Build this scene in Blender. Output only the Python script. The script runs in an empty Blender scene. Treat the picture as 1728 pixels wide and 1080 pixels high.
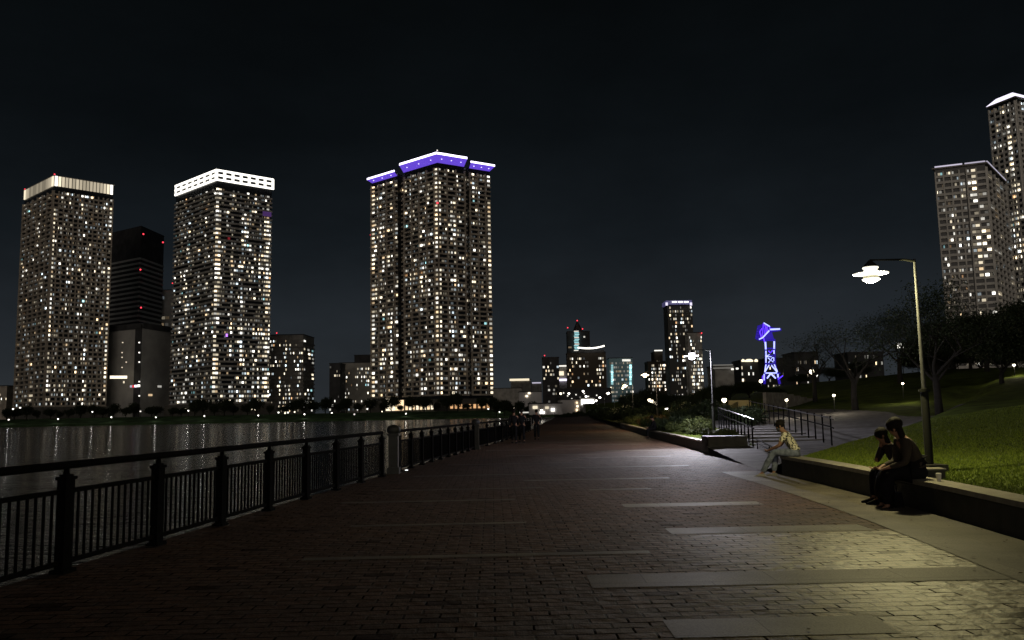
import bpy, bmesh, math, random
import numpy as np
from mathutils import Vector, Matrix, noise
random.seed(7); NR = np.random.default_rng(7)
SC = bpy.context.scene
COL = SC.collection
# ------------------------------------------------------------ camera
F, CX, CY, H = 1380.0, 864.0, 540.0, 1.6
pit = math.atan(155 / F); rol = math.radians(1.1)
FW = Vector((0, math.cos(pit), math.sin(pit)))
r0 = Vector((1, 0, 0)); u0 = r0.cross(FW)
RT = r0 * math.cos(rol) - u0 * math.sin(rol); UP = u0 * math.cos(rol) + r0 * math.sin(rol)
cam_d = bpy.data.cameras.new('camera'); cam = bpy.data.objects.new('camera', cam_d); COL.objects.link(cam)
cam_d.sensor_width = 36; cam_d.lens = F / 1728 * 36; cam_d.clip_start = 0.05; cam_d.clip_end = 12000
M = Matrix((RT, UP, -FW)).transposed().to_4x4(); M.translation = Vector((0, 0, H)); cam.matrix_world = M
SC.camera = cam
# ------------------------------------------------------------ world: night sky with city glow low down
W = bpy.data.worlds.new('World'); SC.world = W; W.use_nodes = True
nt = W.node_tree; nt.nodes.clear()
wo = nt.nodes.new('ShaderNodeOutputWorld'); bg = nt.nodes.new('ShaderNodeBackground')
tc = nt.nodes.new('ShaderNodeTexCoord'); sx = nt.nodes.new('ShaderNodeSeparateXYZ'); cr = nt.nodes.new('ShaderNodeValToRGB')
nz = nt.nodes.new('ShaderNodeTexNoise'); nz.inputs['Scale'].default_value = 3.0; nz.inputs['Detail'].default_value = 4
ad = nt.nodes.new('ShaderNodeMath'); ad.operation = 'MULTIPLY_ADD'; ad.inputs[1].default_value = 0.07
nt.links.new(tc.outputs['Generated'], nz.inputs['Vector']); nt.links.new(tc.outputs['Generated'], sx.inputs[0])
nt.links.new(nz.outputs['Fac'], ad.inputs[0]); nt.links.new(sx.outputs['Z'], ad.inputs[2]); nt.links.new(ad.outputs[0], cr.inputs[0])
el = cr.color_ramp.elements
el[0].position = 0.03; el[0].color = (.0250, .0290, .0330, 1)
el[1].position = 0.62; el[1].color = (.0010, .0014, .0014, 1)
e = el.new(.14); e.color = (.0150, .0185, .0225, 1)
e = el.new(.24); e.color = (.0070, .0095, .0120, 1)
e = el.new(.36); e.color = (.0030, .0042, .0052, 1)
nt.links.new(cr.outputs[0], bg.inputs[0]); bg.inputs[1].default_value = 1.0
n5 = nt.nodes.new('ShaderNodeTexNoise'); n5.inputs['Scale'].default_value = 2.4; n5.inputs['Detail'].default_value = 6; n5.inputs['Roughness'].default_value = .6
m5 = nt.nodes.new('ShaderNodeMapRange'); m5.inputs[1].default_value = .32; m5.inputs[2].default_value = .70; m5.inputs[3].default_value = .78; m5.inputs[4].default_value = 1.32
p5 = nt.nodes.new('ShaderNodeMapping'); p5.inputs['Scale'].default_value = (1, 1, 2.2); nt.links.new(tc.outputs['Generated'], p5.inputs[0]); nt.links.new(p5.outputs[0], n5.inputs['Vector'])
nt.links.new(n5.outputs['Fac'], m5.inputs[0]); nt.links.new(m5.outputs[0], bg.inputs[1]); nt.links.new(bg.outputs[0], wo.inputs[0])
# the city's own glow behind the viewer, as one very dim broad sun
sd = bpy.data.lights.new('city_glow', 'SUN'); sd.energy = 0.46; sd.angle = math.radians(60); sd.color = (1, .86, .72)
so = bpy.data.objects.new('city_glow', sd); COL.objects.link(so)
so.rotation_euler = Vector((.06, 1, -.05)).to_track_quat('-Z', 'Y').to_euler()
SC.view_settings.view_transform = 'Standard'; SC.view_settings.look = 'None'
SC.view_settings.exposure = 0.0; SC.view_settings.gamma = 1.0
SC.cycles.max_bounces = 5; SC.cycles.diffuse_bounces = 2; SC.cycles.glossy_bounces = 3; SC.cycles.transparent_max_bounces = 8
SC.cycles.sample_clamp_indirect = 1.5; SC.cycles.use_denoising = True
SC.cycles.use_light_tree = True

def ray(x, y): return FW + RT * ((x - CX) / F) - UP * ((y - CY) / F)
def at(x, y, Y):
    d = ray(x, y); return Vector((0, 0, H)) + d * (Y / d.y)
def gz(x, y, z):
    d = ray(x, y); return Vector((0, 0, H)) + d * ((z - H) / d.z)
def ss(a, b, v):
    t = min(1, max(0, (v - a) / (b - a))); return t * t * (3 - 2 * t)
def interp(v, tab):
    if v <= tab[0][0]:
        a, b = tab[0], tab[1]
    elif v >= tab[-1][0]:
        a, b = tab[-2], tab[-1]
    else:
        for a, b in zip(tab, tab[1:]):
            if a[0] <= v <= b[0]: break
    return a[1] + (b[1] - a[1]) * (v - a[0]) / (b[0] - a[0])
# ------------------------------------------------------------ materials
MATS = {}
def mat(name, col, rough=.7, spec=.5, metal=0, var=0.0, vscale=4.0, bump=0.0, bscale=30.0, col2=None, emit=None, es=0):
    if name in MATS: return MATS[name]
    m = bpy.data.materials.new(name); m.use_nodes = True; t = m.node_tree; b = t.nodes['Principled BSDF']
    b.inputs['Base Color'].default_value = (*col, 1); b.inputs['Roughness'].default_value = rough
    b.inputs['Specular IOR Level'].default_value = spec; b.inputs['Metallic'].default_value = metal
    c = t.nodes.new('ShaderNodeTexCoord')
    if var or col2:
        n = t.nodes.new('ShaderNodeTexNoise'); n.inputs['Scale'].default_value = vscale; n.inputs['Detail'].default_value = 5
        t.links.new(c.outputs['Object'], n.inputs['Vector'])
        r = t.nodes.new('ShaderNodeValToRGB'); r.color_ramp.elements[0].position = .35; r.color_ramp.elements[1].position = .65
        a = col2 if col2 else tuple(v * (1 - var) for v in col); bb = col if col2 else tuple(min(1, v * (1 + var)) for v in col)
        r.color_ramp.elements[0].color = (*a, 1); r.color_ramp.elements[1].color = (*bb, 1)
        t.links.new(n.outputs['Fac'], r.inputs[0]); t.links.new(r.outputs[0], b.inputs['Base Color'])
    if bump:
        n2 = t.nodes.new('ShaderNodeTexNoise'); n2.inputs['Scale'].default_value = bscale; n2.inputs['Detail'].default_value = 4
        t.links.new(c.outputs['Object'], n2.inputs['Vector'])
        bp = t.nodes.new('ShaderNodeBump'); bp.inputs['Strength'].default_value = bump; bp.inputs['Distance'].default_value = .02
        t.links.new(n2.outputs['Fac'], bp.inputs['Height']); t.links.new(bp.outputs[0], b.inputs['Normal'])
    if emit:
        b.inputs['Emission Color'].default_value = (*emit, 1); b.inputs['Emission Strength'].default_value = es
        m.cycles.emission_sampling = 'NONE' if es < 3 else 'AUTO'
    MATS[name] = m; return m
WCOL = dict(warm=(1, .72, .42), cream=(1, .86, .62), white=(1, .96, .86), cool=(.78, .92, 1), teal=(.45, .9, .95), amber=(1, .55, .25), purple=(.5, .2, 1), red=(1, .05, .08), lilac=(.86, .8, 1))
def lit(c, s):
    n = 'lit_window_%s_%s' % (c, str(s).replace('.', '_'))
    if n in MATS: return MATS[n]
    m = mat(n, (.05, .05, .05), .3, emit=WCOL[c], es=s); m.cycles.emission_sampling = 'NONE'; return m

# ------------------------------------------------------------ mesh builder
class MB:
    def __init__(s): s.v = []; s.f = []; s.sm = []
    def add(s, vs, fs, smooth=False):
        o = len(s.v); s.v += [tuple(v) for v in vs]; s.f += [tuple(i + o for i in f) for f in fs]; s.sm += [smooth] * len(fs); return s
    def box(s, c, d, rz=0, taper=1.0):
        x, y, z = d[0] / 2, d[1] / 2, d[2] / 2; ca, sa = math.cos(rz), math.sin(rz); vs = []
        for k, zz in enumerate((-z, z)):
            t = taper if k else 1
            for a, b in ((-x, -y), (x, -y), (x, y), (-x, y)):
                a *= t; b *= t; vs.append((c[0] + a * ca - b * sa, c[1] + a * sa + b * ca, c[2] + zz))
        return s.add(vs, [(0, 3, 2, 1), (4, 5, 6, 7), (0, 1, 5, 4), (1, 2, 6, 5), (2, 3, 7, 6), (3, 0, 4, 7)])
    def bar(s, a, b, w, h=None, up=(0, 0, 1)):
        h = h or w; a = Vector(a); b = Vector(b); d = (b - a).normalized(); u = Vector(up)
        if abs(d.dot(u)) > .98: u = Vector((0, 1, 0))
        r = d.cross(u).normalized() * w / 2; u = r.cross(d).normalized() * h / 2
        vs = [p + q for p in (a, b) for q in (-r - u, r - u, r + u, -r + u)]
        return s.add(vs, [(0, 1, 2, 3), (7, 6, 5, 4), (0, 4, 5, 1), (1, 5, 6, 2), (2, 6, 7, 3), (3, 7, 4, 0)])
    def tube(s, pts, rad, n=8, cap=True):
        pts = [Vector(p) for p in pts]; rings = []
        rad = rad if isinstance(rad, (list, tuple)) else [rad] * len(pts)
        o = Vector((.31, .17, .93))
        vs = []; fs = []
        for i, p in enumerate(pts):
            d = (pts[min(i + 1, len(pts) - 1)] - pts[max(i - 1, 0)]).normalized()
            a = d.cross(o)
            if a.length < .05: a = d.cross(Vector((1, 0, 0)))
            a.normalize(); b = d.cross(a)
            for k in range(n):
                t = 2 * math.pi * k / n; vs.append(p + (a * math.cos(t) + b * math.sin(t)) * rad[i])
        for i in range(len(pts) - 1):
            for k in range(n):
                k2 = (k + 1) % n; fs.append((i * n + k, i * n + k2, (i + 1) * n + k2, (i + 1) * n + k))
        if cap: fs.append(tuple(range(n))[::-1]); fs.append(tuple((len(pts) - 1) * n + k for k in range(n)))
        return s.add(vs, fs, True)
    def lathe(s, prof, c=(0, 0, 0), n=20):
        vs = []; fs = []
        for r, z in prof:
            for k in range(n):
                t = 2 * math.pi * k / n; vs.append((c[0] + r * math.cos(t), c[1] + r * math.sin(t), c[2] + z))
        for i in range(len(prof) - 1):
            for k in range(n):
                k2 = (k + 1) % n; fs.append((i * n + k, i * n + k2, (i + 1) * n + k2, (i + 1) * n + k))
        fs.append(tuple(range(n))[::-1]); fs.append(tuple((len(prof) - 1) * n + k for k in range(n)))
        return s.add(vs, fs, True)
    def prism(s, poly, z0, z1):
        n = len(poly); vs = [(p[0], p[1], z0) for p in poly] + [(p[0], p[1], z1) for p in poly]
        return s.add(vs, [tuple(range(n))[::-1], tuple(range(n, 2 * n))] + [(i, (i + 1) % n, (i + 1) % n + n, i + n) for i in range(n)])
    def build(s, name, m, parent=None, kind=None, label=None):
        me = bpy.data.meshes.new(name)
        off = Vector(parent['_o']) if parent is not None and '_o' in parent else Vector((0, 0, 0))
        me.from_pydata([(v[0] - off.x, v[1] - off.y, v[2] - off.z) for v in s.v], [], s.f)
        me.polygons.foreach_set('use_smooth', s.sm); me.update()
        bm = bmesh.new(); bm.from_mesh(me); bmesh.ops.recalc_face_normals(bm, faces=bm.faces); bm.to_mesh(me); bm.free()
        if any(s.sm):
            try: me.set_sharp_from_angle(angle=math.radians(40))
            except Exception: pass
        return link(name, me, m, parent, kind, label)
def link(name, me, m=None, parent=None, kind=None, label=None, loc=None):
    if m is not None and not me.materials: me.materials.append(m)
    o = bpy.data.objects.new(name, me); COL.objects.link(o)
    if parent is not None:
        o.parent = parent
        if '_o' in parent: o['_o'] = parent['_o']
    if kind: o['kind'] = kind
    if label: o['label'] = label
    if loc is not None: o.location = loc
    return o
def thing(name, label, cat, loc=(0, 0, 0), rz=0, group=None, world=True):
    o = bpy.data.objects.new(name, None); COL.objects.link(o); o.location = loc; o.rotation_euler = (0, 0, rz)
    o.empty_display_size = .1
    o['label'] = label; o['category'] = cat
    if group: o['group'] = group
    if world: o['_o'] = tuple(loc)
    return o
def tag(o, label, cat, group=None, kind=None):
    o['label'] = label; o['category'] = cat
    if group: o['group'] = group
    if kind: o['kind'] = kind
    return o
def copy_tree(o, parent=None):
    c = o.copy(); COL.objects.link(c); c.parent = parent
    for ch in list(o.children): copy_tree(ch, c)
    return c
def fast_mesh(name, V, Fq, smooth=False):
    me = bpy.data.meshes.new(name); V = np.asarray(V, np.float32); Fq = np.asarray(Fq, np.int32); k = Fq.shape[1]
    me.vertices.add(len(V)); me.vertices.foreach_set('co', V.ravel())
    me.loops.add(Fq.size); me.loops.foreach_set('vertex_index', Fq.ravel())
    me.polygons.add(len(Fq)); me.polygons.foreach_set('loop_start', np.arange(0, Fq.size, k, dtype=np.int32))
    me.polygons.foreach_set('loop_total', np.full(len(Fq), k, np.int32)); me.update(); me.validate(); return me

# ------------------------------------------------------------ plan lines (front of the right wall, fence on the quay)
WALL = [(-12, 4.2), (4, 5.3), (9.69, 5.87), (11.9, 6.07), (14.9, 6.22), (17.3, 6.28), (19.8, 6.27), (24, 6.5), (29.5, 6.8), (37.3, 7.27), (47.4, 7.75), (71, 9.31), (114, 11.9), (184, 17.0), (480, 40)]
FEN = [(-12, -6.6), (1.6, -5.45), (7.84, -4.85), (10.7, -4.52), (14.5, -4.14), (18.6, -3.7), (22.3, -3.27), (28.9, -2.5), (35.8, -1.7), (45, -.6), (71, 1.6), (114, 4.2), (184, 9.0), (480, 30)]
w = lambda Y: interp(Y, WALL)
fe = lambda Y: interp(Y, FEN)
ZW = -1.7
def zt(X, Y):
    d = X - w(Y)
    lawn = .36 + .05 * d
    pl = min(1.35, max(0, .042 * (Y - 23))) + .02 * max(0, min(X, 40) - 11) * ss(24, 32, Y)
    bank = .40 + min(1.4, .085 * d)
    s = Y - 19.9 - 1.45 * (X - 6.3)
    z = lawn + (pl - lawn) * ss(-1.2, 1.5, s)
    b = ss(.15, -.25, X - (8.15 + .13 * (Y - 28))) * ss(28.9, 29.3, Y) if Y < 60 else 1.0
    if 40 < Y < 60: b = max(b, ss(44, 60, Y) * ss(30, 12, X))
    z += .62 * ss(9.5, 22, X) * ss(7, 21, Y) * (1 - ss(-3.5, -.3, s))
    z = z + (bank - z) * b
    if 20 < Y < 29: z -= .012 * ss(.3, .1, d)
    z += 3.0 * ss(34, 78, Y) * ss(9 + .12 * Y, 42, X)
    z += .05 * noise.noise(Vector((X * .25, Y * .25, 0))) * ss(1, 3, d)
    return z
def hit(x, y, zoff=0.0, lo=8.0, hi=200.0):
    d = ray(x, y); Y = lo
    while Y < hi:
        P = Vector((0, 0, H)) + d * (Y / d.y)
        if P.x > w(Y) and P.z <= zt(P.x, P.y) + zoff: return P
        Y *= 1.004
    return P
# ------------------------------------------------------------ ground surfaces
def ys(a, b, f=1.0):
    out = [a]
    while out[-1] < b: out.append(out[-1] + f * max(.5, abs(out[-1]) * .04))
    out[-1] = b; return out
# paving of the promenade
def mat_paving(name='red_brick_paving', c1=(.092, .050, .032), c2=(.046, .028, .019), spec=.28, ra=.62, rb=.82, bmp=.9):
    m = bpy.data.materials.new(name); m.use_nodes = True; t = m.node_tree; b = t.nodes['Principled BSDF']
    c = t.nodes.new('ShaderNodeTexCoord'); L = t.links.new
    mp = t.nodes.new('ShaderNodeMapping'); mp.inputs['Rotation'].default_value = (0, 0, math.radians(-1.5)); L(c.outputs['Object'], mp.inputs[0])
    dn = t.nodes.new('ShaderNodeTexNoise'); dn.inputs['Scale'].default_value = 9; L(c.outputs['Object'], dn.inputs['Vector'])
    mx = t.nodes.new('ShaderNodeMixRGB'); mx.blend_type = 'ADD'; mx.inputs[0].default_value = .012; L(mp.outputs[0], mx.inputs[1]); L(dn.outputs['Color'], mx.inputs[2])
    br = t.nodes.new('ShaderNodeTexBrick'); L(mx.outputs[0], br.inputs['Vector'])
    br.inputs['Scale'].default_value = 1; br.inputs['Brick Width'].default_value = .29; br.inputs['Row Height'].default_value = .145
    br.inputs['Mortar Size'].default_value = .011; br.inputs['Mortar Smooth'].default_value = .3; br.inputs['Bias'].default_value = -.25
    br.inputs['Color1'].default_value = (*c1, 1); br.inputs['Color2'].default_value = (*c2, 1); br.inputs['Mortar'].default_value = (.040, .026, .018, 1)
    # joints: open and dark in places, filled with sand elsewhere
    jn = t.nodes.new('ShaderNodeTexNoise'); jn.inputs['Scale'].default_value = 3.2; jn.inputs['Detail'].default_value = 3; L(c.outputs['Object'], jn.inputs['Vector'])
    jr = t.nodes.new('ShaderNodeMapRange'); jr.inputs[1].default_value = .40; jr.inputs[2].default_value = .58; jr.inputs[3].default_value = .22; L(jn.outputs['Fac'], jr.inputs[0])
    JF = t.nodes.new('ShaderNodeMath'); JF.operation = 'MULTIPLY'; L(jr.outputs[0], JF.inputs[0]); L(br.outputs['Fac'], JF.inputs[1])
    JI = t.nodes.new('ShaderNodeMath'); JI.operation = 'MULTIPLY_ADD'; JI.inputs[1].default_value = -.8; JI.inputs[2].default_value = 1; L(JF.outputs[0], JI.inputs[0])
    n = t.nodes.new('ShaderNodeTexNoise'); n.inputs['Scale'].default_value = .7; n.inputs['Detail'].default_value = 6; L(c.outputs['Object'], n.inputs['Vector'])
    n3 = t.nodes.new('ShaderNodeTexNoise'); n3.inputs['Scale'].default_value = 55; n3.inputs['Detail'].default_value = 3; L(c.outputs['Object'], n3.inputs['Vector'])
    r = t.nodes.new('ShaderNodeMapRange'); r.inputs[3].default_value = .55; r.inputs[4].default_value = 1.45; L(n.outputs['Fac'], r.inputs[0])
    r3 = t.nodes.new('ShaderNodeMapRange'); r3.inputs[1].default_value = .3; r3.inputs[2].default_value = .7; r3.inputs[3].default_value = .35; r3.inputs[4].default_value = 1.65; L(n3.outputs['Fac'], r3.inputs[0])
    mu = t.nodes.new('ShaderNodeMath'); mu.operation = 'MULTIPLY'; L(r.outputs[0], mu.inputs[0]); L(r3.outputs[0], mu.inputs[1])
    v = t.nodes.new('ShaderNodeVectorMath'); v.operation = 'SCALE'; L(br.outputs['Color'], v.inputs[0]); L(mu.outputs[0], v.inputs['Scale'])
    # the odd much darker replacement brick
    vo = t.nodes.new('ShaderNodeTexBrick'); L(mx.outputs[0], vo.inputs['Vector'])
    vo.inputs['Scale'].default_value = 1; vo.inputs['Brick Width'].default_value = .29; vo.inputs['Row Height'].default_value = .145
    vo.inputs['Mortar Size'].default_value = 0; vo.inputs['Bias'].default_value = 0
    vo.inputs['Color1'].default_value = (0, 0, 0, 1); vo.inputs['Color2'].default_value = (1, 1, 1, 1)
    m2 = t.nodes.new('ShaderNodeMixRGB'); m2.blend_type = 'MULTIPLY'; m2.inputs[0].default_value = 1; L(v.outputs[0], m2.inputs[1]); vm = t.nodes.new('ShaderNodeMapRange'); vm.inputs[1].default_value = .02; vm.inputs[2].default_value = .035; vm.inputs[3].default_value = .35; vm.inputs[4].default_value = 1; L(vo.outputs['Color'], vm.inputs[0]); L(vm.outputs[0], m2.inputs[2]); VM = vm
    # near lamp's pool of light put into the colour: paler, shinier bricks here
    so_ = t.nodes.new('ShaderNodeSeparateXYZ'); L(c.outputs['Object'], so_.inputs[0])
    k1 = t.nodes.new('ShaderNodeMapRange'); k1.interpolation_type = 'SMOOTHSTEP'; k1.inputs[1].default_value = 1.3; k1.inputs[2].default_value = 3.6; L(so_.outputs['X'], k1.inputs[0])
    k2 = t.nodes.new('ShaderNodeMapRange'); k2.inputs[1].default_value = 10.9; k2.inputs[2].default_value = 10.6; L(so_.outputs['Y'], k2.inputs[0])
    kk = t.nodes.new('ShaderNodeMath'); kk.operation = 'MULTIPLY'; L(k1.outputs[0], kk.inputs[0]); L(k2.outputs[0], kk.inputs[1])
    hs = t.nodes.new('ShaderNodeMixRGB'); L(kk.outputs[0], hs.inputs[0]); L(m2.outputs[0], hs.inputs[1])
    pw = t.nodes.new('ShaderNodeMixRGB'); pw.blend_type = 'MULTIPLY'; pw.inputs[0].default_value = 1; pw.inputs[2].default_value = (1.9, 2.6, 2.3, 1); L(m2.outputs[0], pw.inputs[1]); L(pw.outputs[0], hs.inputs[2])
    jv = t.nodes.new('ShaderNodeVectorMath'); jv.operation = 'SCALE'; L(hs.outputs[0], jv.inputs[0]); L(JI.outputs[0], jv.inputs['Scale']); L(jv.outputs[0], b.inputs['Base Color'])
    rr = t.nodes.new('ShaderNodeMapRange'); rr.inputs[3].default_value = ra; rr.inputs[4].default_value = rb; L(n3.outputs['Fac'], rr.inputs[0])
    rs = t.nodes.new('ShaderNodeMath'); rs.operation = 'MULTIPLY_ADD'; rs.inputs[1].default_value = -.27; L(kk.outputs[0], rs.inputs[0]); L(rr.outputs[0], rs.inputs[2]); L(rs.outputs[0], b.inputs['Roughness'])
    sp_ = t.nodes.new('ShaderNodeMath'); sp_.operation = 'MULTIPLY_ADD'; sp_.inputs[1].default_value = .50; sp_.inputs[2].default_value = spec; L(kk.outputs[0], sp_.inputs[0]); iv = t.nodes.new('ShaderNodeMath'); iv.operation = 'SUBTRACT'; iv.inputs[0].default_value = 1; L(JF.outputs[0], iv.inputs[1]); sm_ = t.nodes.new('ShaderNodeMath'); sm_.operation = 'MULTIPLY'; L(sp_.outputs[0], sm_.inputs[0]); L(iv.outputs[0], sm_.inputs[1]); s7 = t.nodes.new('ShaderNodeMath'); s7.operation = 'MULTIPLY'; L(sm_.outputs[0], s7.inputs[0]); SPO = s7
    L(s7.outputs[0], b.inputs['Specular IOR Level'])
    L(VM.outputs[0], SPO.inputs[1])
    bp = t.nodes.new('ShaderNodeBump'); bp.inputs['Strength'].default_value = bmp; bp.inputs['Distance'].default_value = .018; bp.invert = True
    # every brick sits a little proud or sunk
    vb = t.nodes.new('ShaderNodeRGBToBW'); L(br.outputs['Color'], vb.inputs[0])
    vs_ = t.nodes.new('ShaderNodeMath'); vs_.operation = 'MULTIPLY_ADD'; vs_.inputs[1].default_value = -4.0; L(vb.outputs[0], vs_.inputs[0]); L(br.outputs['Fac'], vs_.inputs[2]); L(vs_.outputs[0], bp.inputs['Height'])
    bq = t.nodes.new('ShaderNodeBump'); bq.inputs['Strength'].default_value = .7; bq.inputs['Distance'].default_value = .010; L(n3.outputs['Fac'], bq.inputs['Height']); L(bp.outputs[0], bq.inputs['Normal'])
    n6 = t.nodes.new('ShaderNodeTexNoise'); n6.inputs['Scale'].default_value = 5; n6.inputs['Detail'].default_value = 2; L(c.outputs['Object'], n6.inputs['Vector'])
    b6 = t.nodes.new('ShaderNodeBump'); b6.inputs['Strength'].default_value = 1; b6.inputs['Distance'].default_value = .035; L(n6.outputs['Fac'], b6.inputs['Height']); L(bq.outputs[0], b6.inputs['Normal'])
    L(b6.outputs[0], b.inputs['Normal']); return m
def mat_granite():
    m = bpy.data.materials.new('pale_granite_slabs'); m.use_nodes = True; t = m.node_tree; b = t.nodes['Principled BSDF']
    c = t.nodes.new('ShaderNodeTexCoord'); L = t.links.new
    br = t.nodes.new('ShaderNodeTexBrick'); L(c.outputs['Object'], br.inputs['Vector']); br.offset = .5
    br.inputs['Scale'].default_value = 1; br.inputs['Brick Width'].default_value = 1.2; br.inputs['Row Height'].default_value = .6; br.inputs['Mortar Size'].default_value = .006
    br.inputs['Color1'].default_value = (.140, .124, .102, 1); br.inputs['Color2'].default_value = (.100, .088, .074, 1); br.inputs['Mortar'].default_value = (.05, .042, .035, 1)
    n = t.nodes.new('ShaderNodeTexNoise'); n.inputs['Scale'].default_value = 70; n.inputs['Detail'].default_value = 3; L(c.outputs['Object'], n.inputs['Vector'])
    n2 = t.nodes.new('ShaderNodeTexNoise'); n2.inputs['Scale'].default_value = 1.3; n2.inputs['Detail'].default_value = 5; L(c.outputs['Object'], n2.inputs['Vector'])
    ad = t.nodes.new('ShaderNodeMath'); ad.operation = 'MULTIPLY'; L(n.outputs['Fac'], ad.inputs[0]); L(n2.outputs['Fac'], ad.inputs[1])
    r = t.nodes.new('ShaderNodeMapRange'); r.inputs[1].default_value = .12; r.inputs[2].default_value = .38; r.inputs[3].default_value = .45; r.inputs[4].default_value = 1.45; L(ad.outputs[0], r.inputs[0])
    v = t.nodes.new('ShaderNodeVectorMath'); v.operation = 'SCALE'; L(br.outputs['Color'], v.inputs[0]); L(r.outputs[0], v.inputs['Scale']); L(v.outputs[0], b.inputs['Base Color'])
    b.inputs['Roughness'].default_value = .62; b.inputs['Specular IOR Level'].default_value = .32
    bp = t.nodes.new('ShaderNodeBump'); bp.inputs['Strength'].default_value = .3; bp.inputs['Distance'].default_value = .006; L(n.outputs['Fac'], bp.inputs['Height']); L(bp.outputs[0], b.inputs['Normal'])
    return m
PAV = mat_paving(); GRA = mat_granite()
mb = MB(); Y_ = ys(-12, 480)
for a, b in zip(Y_, Y_[1:]):
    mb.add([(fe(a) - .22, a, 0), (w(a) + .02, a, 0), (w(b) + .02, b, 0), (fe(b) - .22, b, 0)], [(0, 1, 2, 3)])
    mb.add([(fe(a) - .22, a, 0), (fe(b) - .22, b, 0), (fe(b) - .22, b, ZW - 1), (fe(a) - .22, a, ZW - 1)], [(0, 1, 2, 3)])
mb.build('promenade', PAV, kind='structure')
mb = MB()
def bandq(x0, x1, y0, y1, sk=0.0):
    mb.add([(x0, y0, .004), (x1, y0 + sk * (x1 - x0), .004), (x1, y1 + sk * (x1 - x0), .004), (x0, y1, .004)], [(0, 1, 2, 3)])
for q in [(-3.0, .9, 5.15, 5.3), (1.1, 2.7, 5.95, 6.45), (.68, 4.55, 7.62, 8.22), (-2.4, 1.5, 9.32, 9.5), (2.0, 4.6, 10.72, 11.25), (-2.4, .15, 12.0, 12.16), (1.8, 4.1, 13.72, 14.2),
          (-3.2, 0, 15.15, 15.35), (1.5, 2.75, 16.7, 16.95), (-2.8, .6, 17.4, 17.55), (.2, 3.6, 19.2, 19.5), (-2.6, 1.4, 21.2, 21.4), (1.2, 4.9, 23.2, 23.5), (-2.1, 1.8, 25.6, 25.8), (1.9, 5.3, 28, 28.3), (-.3, 3.1, 30.1, 30.45),
          (3.15, 6.2, 32.2, 32.6), (-1.2, 2.8, 34.6, 34.9), (2, 5.9, 38, 38.4), (0, 3, 42, 42.4), (3, 6.6, 47, 47.4), (1.2, 4.4, 53, 53.4), (4, 7.6, 60, 60.5), (2.4, 5.4, 68, 68.5)]:
    bandq(*q, .012)
mb.build('paving_bands', GRA, kind='structure')
mb = MB()
for a, b in zip(Y_, Y_[1:]):
    if a > 200: break
    wd = lambda Y: 1.3
    if a < 20.5: mb.add([(w(a) - 1.15, a, .008), (w(a) - .0, a, .008), (w(b) - .0, b, .008), (w(b) - 1.15, b, .008)], [(0, 1, 2, 3)])
mb.build('paving_border', GRA, kind='structure')
# water
def mat_water():
    m = bpy.data.materials.new('canal_water'); m.use_nodes = True; t = m.node_tree; b = t.nodes['Principled BSDF']; L = t.links.new
    b.inputs['Base Color'].default_value = (.020, .022, .022, 1); b.inputs['Roughness'].default_value = .12; b.inputs['IOR'].default_value = 1.33; b.inputs['Specular IOR Level'].default_value = .6
    c = t.nodes.new('ShaderNodeTexCoord'); mp = t.nodes.new('ShaderNodeMapping'); mp.inputs['Rotation'].default_value = (0, 0, .35); mp.inputs['Scale'].default_value = (.55, 1.15, 1); L(c.outputs['Object'], mp.inputs[0])
    n = t.nodes.new('ShaderNodeTexNoise'); n.inputs['Scale'].default_value = 1.5; n.inputs['Detail'].default_value = 4; n.inputs['Roughness'].default_value = .62; n.inputs['Distortion'].default_value = .6; L(mp.outputs[0], n.inputs['Vector'])
    n2 = t.nodes.new('ShaderNodeTexNoise'); n2.inputs['Scale'].default_value = .22; n2.inputs['Detail'].default_value = 3; L(mp.outputs[0], n2.inputs['Vector'])
    a = t.nodes.new('ShaderNodeMath'); a.operation = 'MULTIPLY_ADD'; a.inputs[1].default_value = 1.6; L(n2.outputs['Fac'], a.inputs[0]); L(n.outputs['Fac'], a.inputs[2])
    bp = t.nodes.new('ShaderNodeBump'); bp.inputs['Strength'].default_value = 1; bp.inputs['Distance'].default_value = .50; L(a.outputs[0], bp.inputs['Height']); L(bp.outputs[0], b.inputs['Normal'])
    return m
MB().add([(-6000, -600, ZW), (3000, -600, ZW), (3000, 3000, ZW), (-6000, 3000, ZW)], [(0, 1, 2, 3)]).build('water', mat_water(), kind='structure')
# lawn / park terrain
def mat_lawn():
    m = bpy.data.materials.new('lawn_soil_and_turf'); m.use_nodes = True; t = m.node_tree; b = t.nodes['Principled BSDF']; L = t.links.new
    c = t.nodes.new('ShaderNodeTexCoord')
    n = t.nodes.new('ShaderNodeTexNoise'); n.inputs['Scale'].default_value = .8; n.inputs['Detail'].default_value = 8; n.inputs['Roughness'].default_value = .7; L(c.outputs['Object'], n.inputs['Vector'])
    r = t.nodes.new('ShaderNodeValToRGB'); r.color_ramp.elements[0].position = .32; r.color_ramp.elements[0].color = (.035, .045, .010, 1); r.color_ramp.elements[1].position = .68; r.color_ramp.elements[1].color = (.13, .18, .028, 1)
    L(n.outputs['Fac'], r.inputs[0]); L(r.outputs[0], b.inputs['Base Color']); b.inputs['Roughness'].default_value = .95; b.inputs['Specular IOR Level'].default_value = .1
    n2 = t.nodes.new('ShaderNodeTexNoise'); n2.inputs['Scale'].default_value = 14; n2.inputs['Detail'].default_value = 5; L(c.outputs['Object'], n2.inputs['Vector'])
    bp = t.nodes.new('ShaderNodeBump'); bp.inputs['Strength'].default_value = .8; bp.inputs['Distance'].default_value = .08; L(n2.outputs['Fac'], bp.inputs['Height']); L(bp.outputs[0], b.inputs['Normal'])
    return m
LAWN = mat_lawn()
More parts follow.
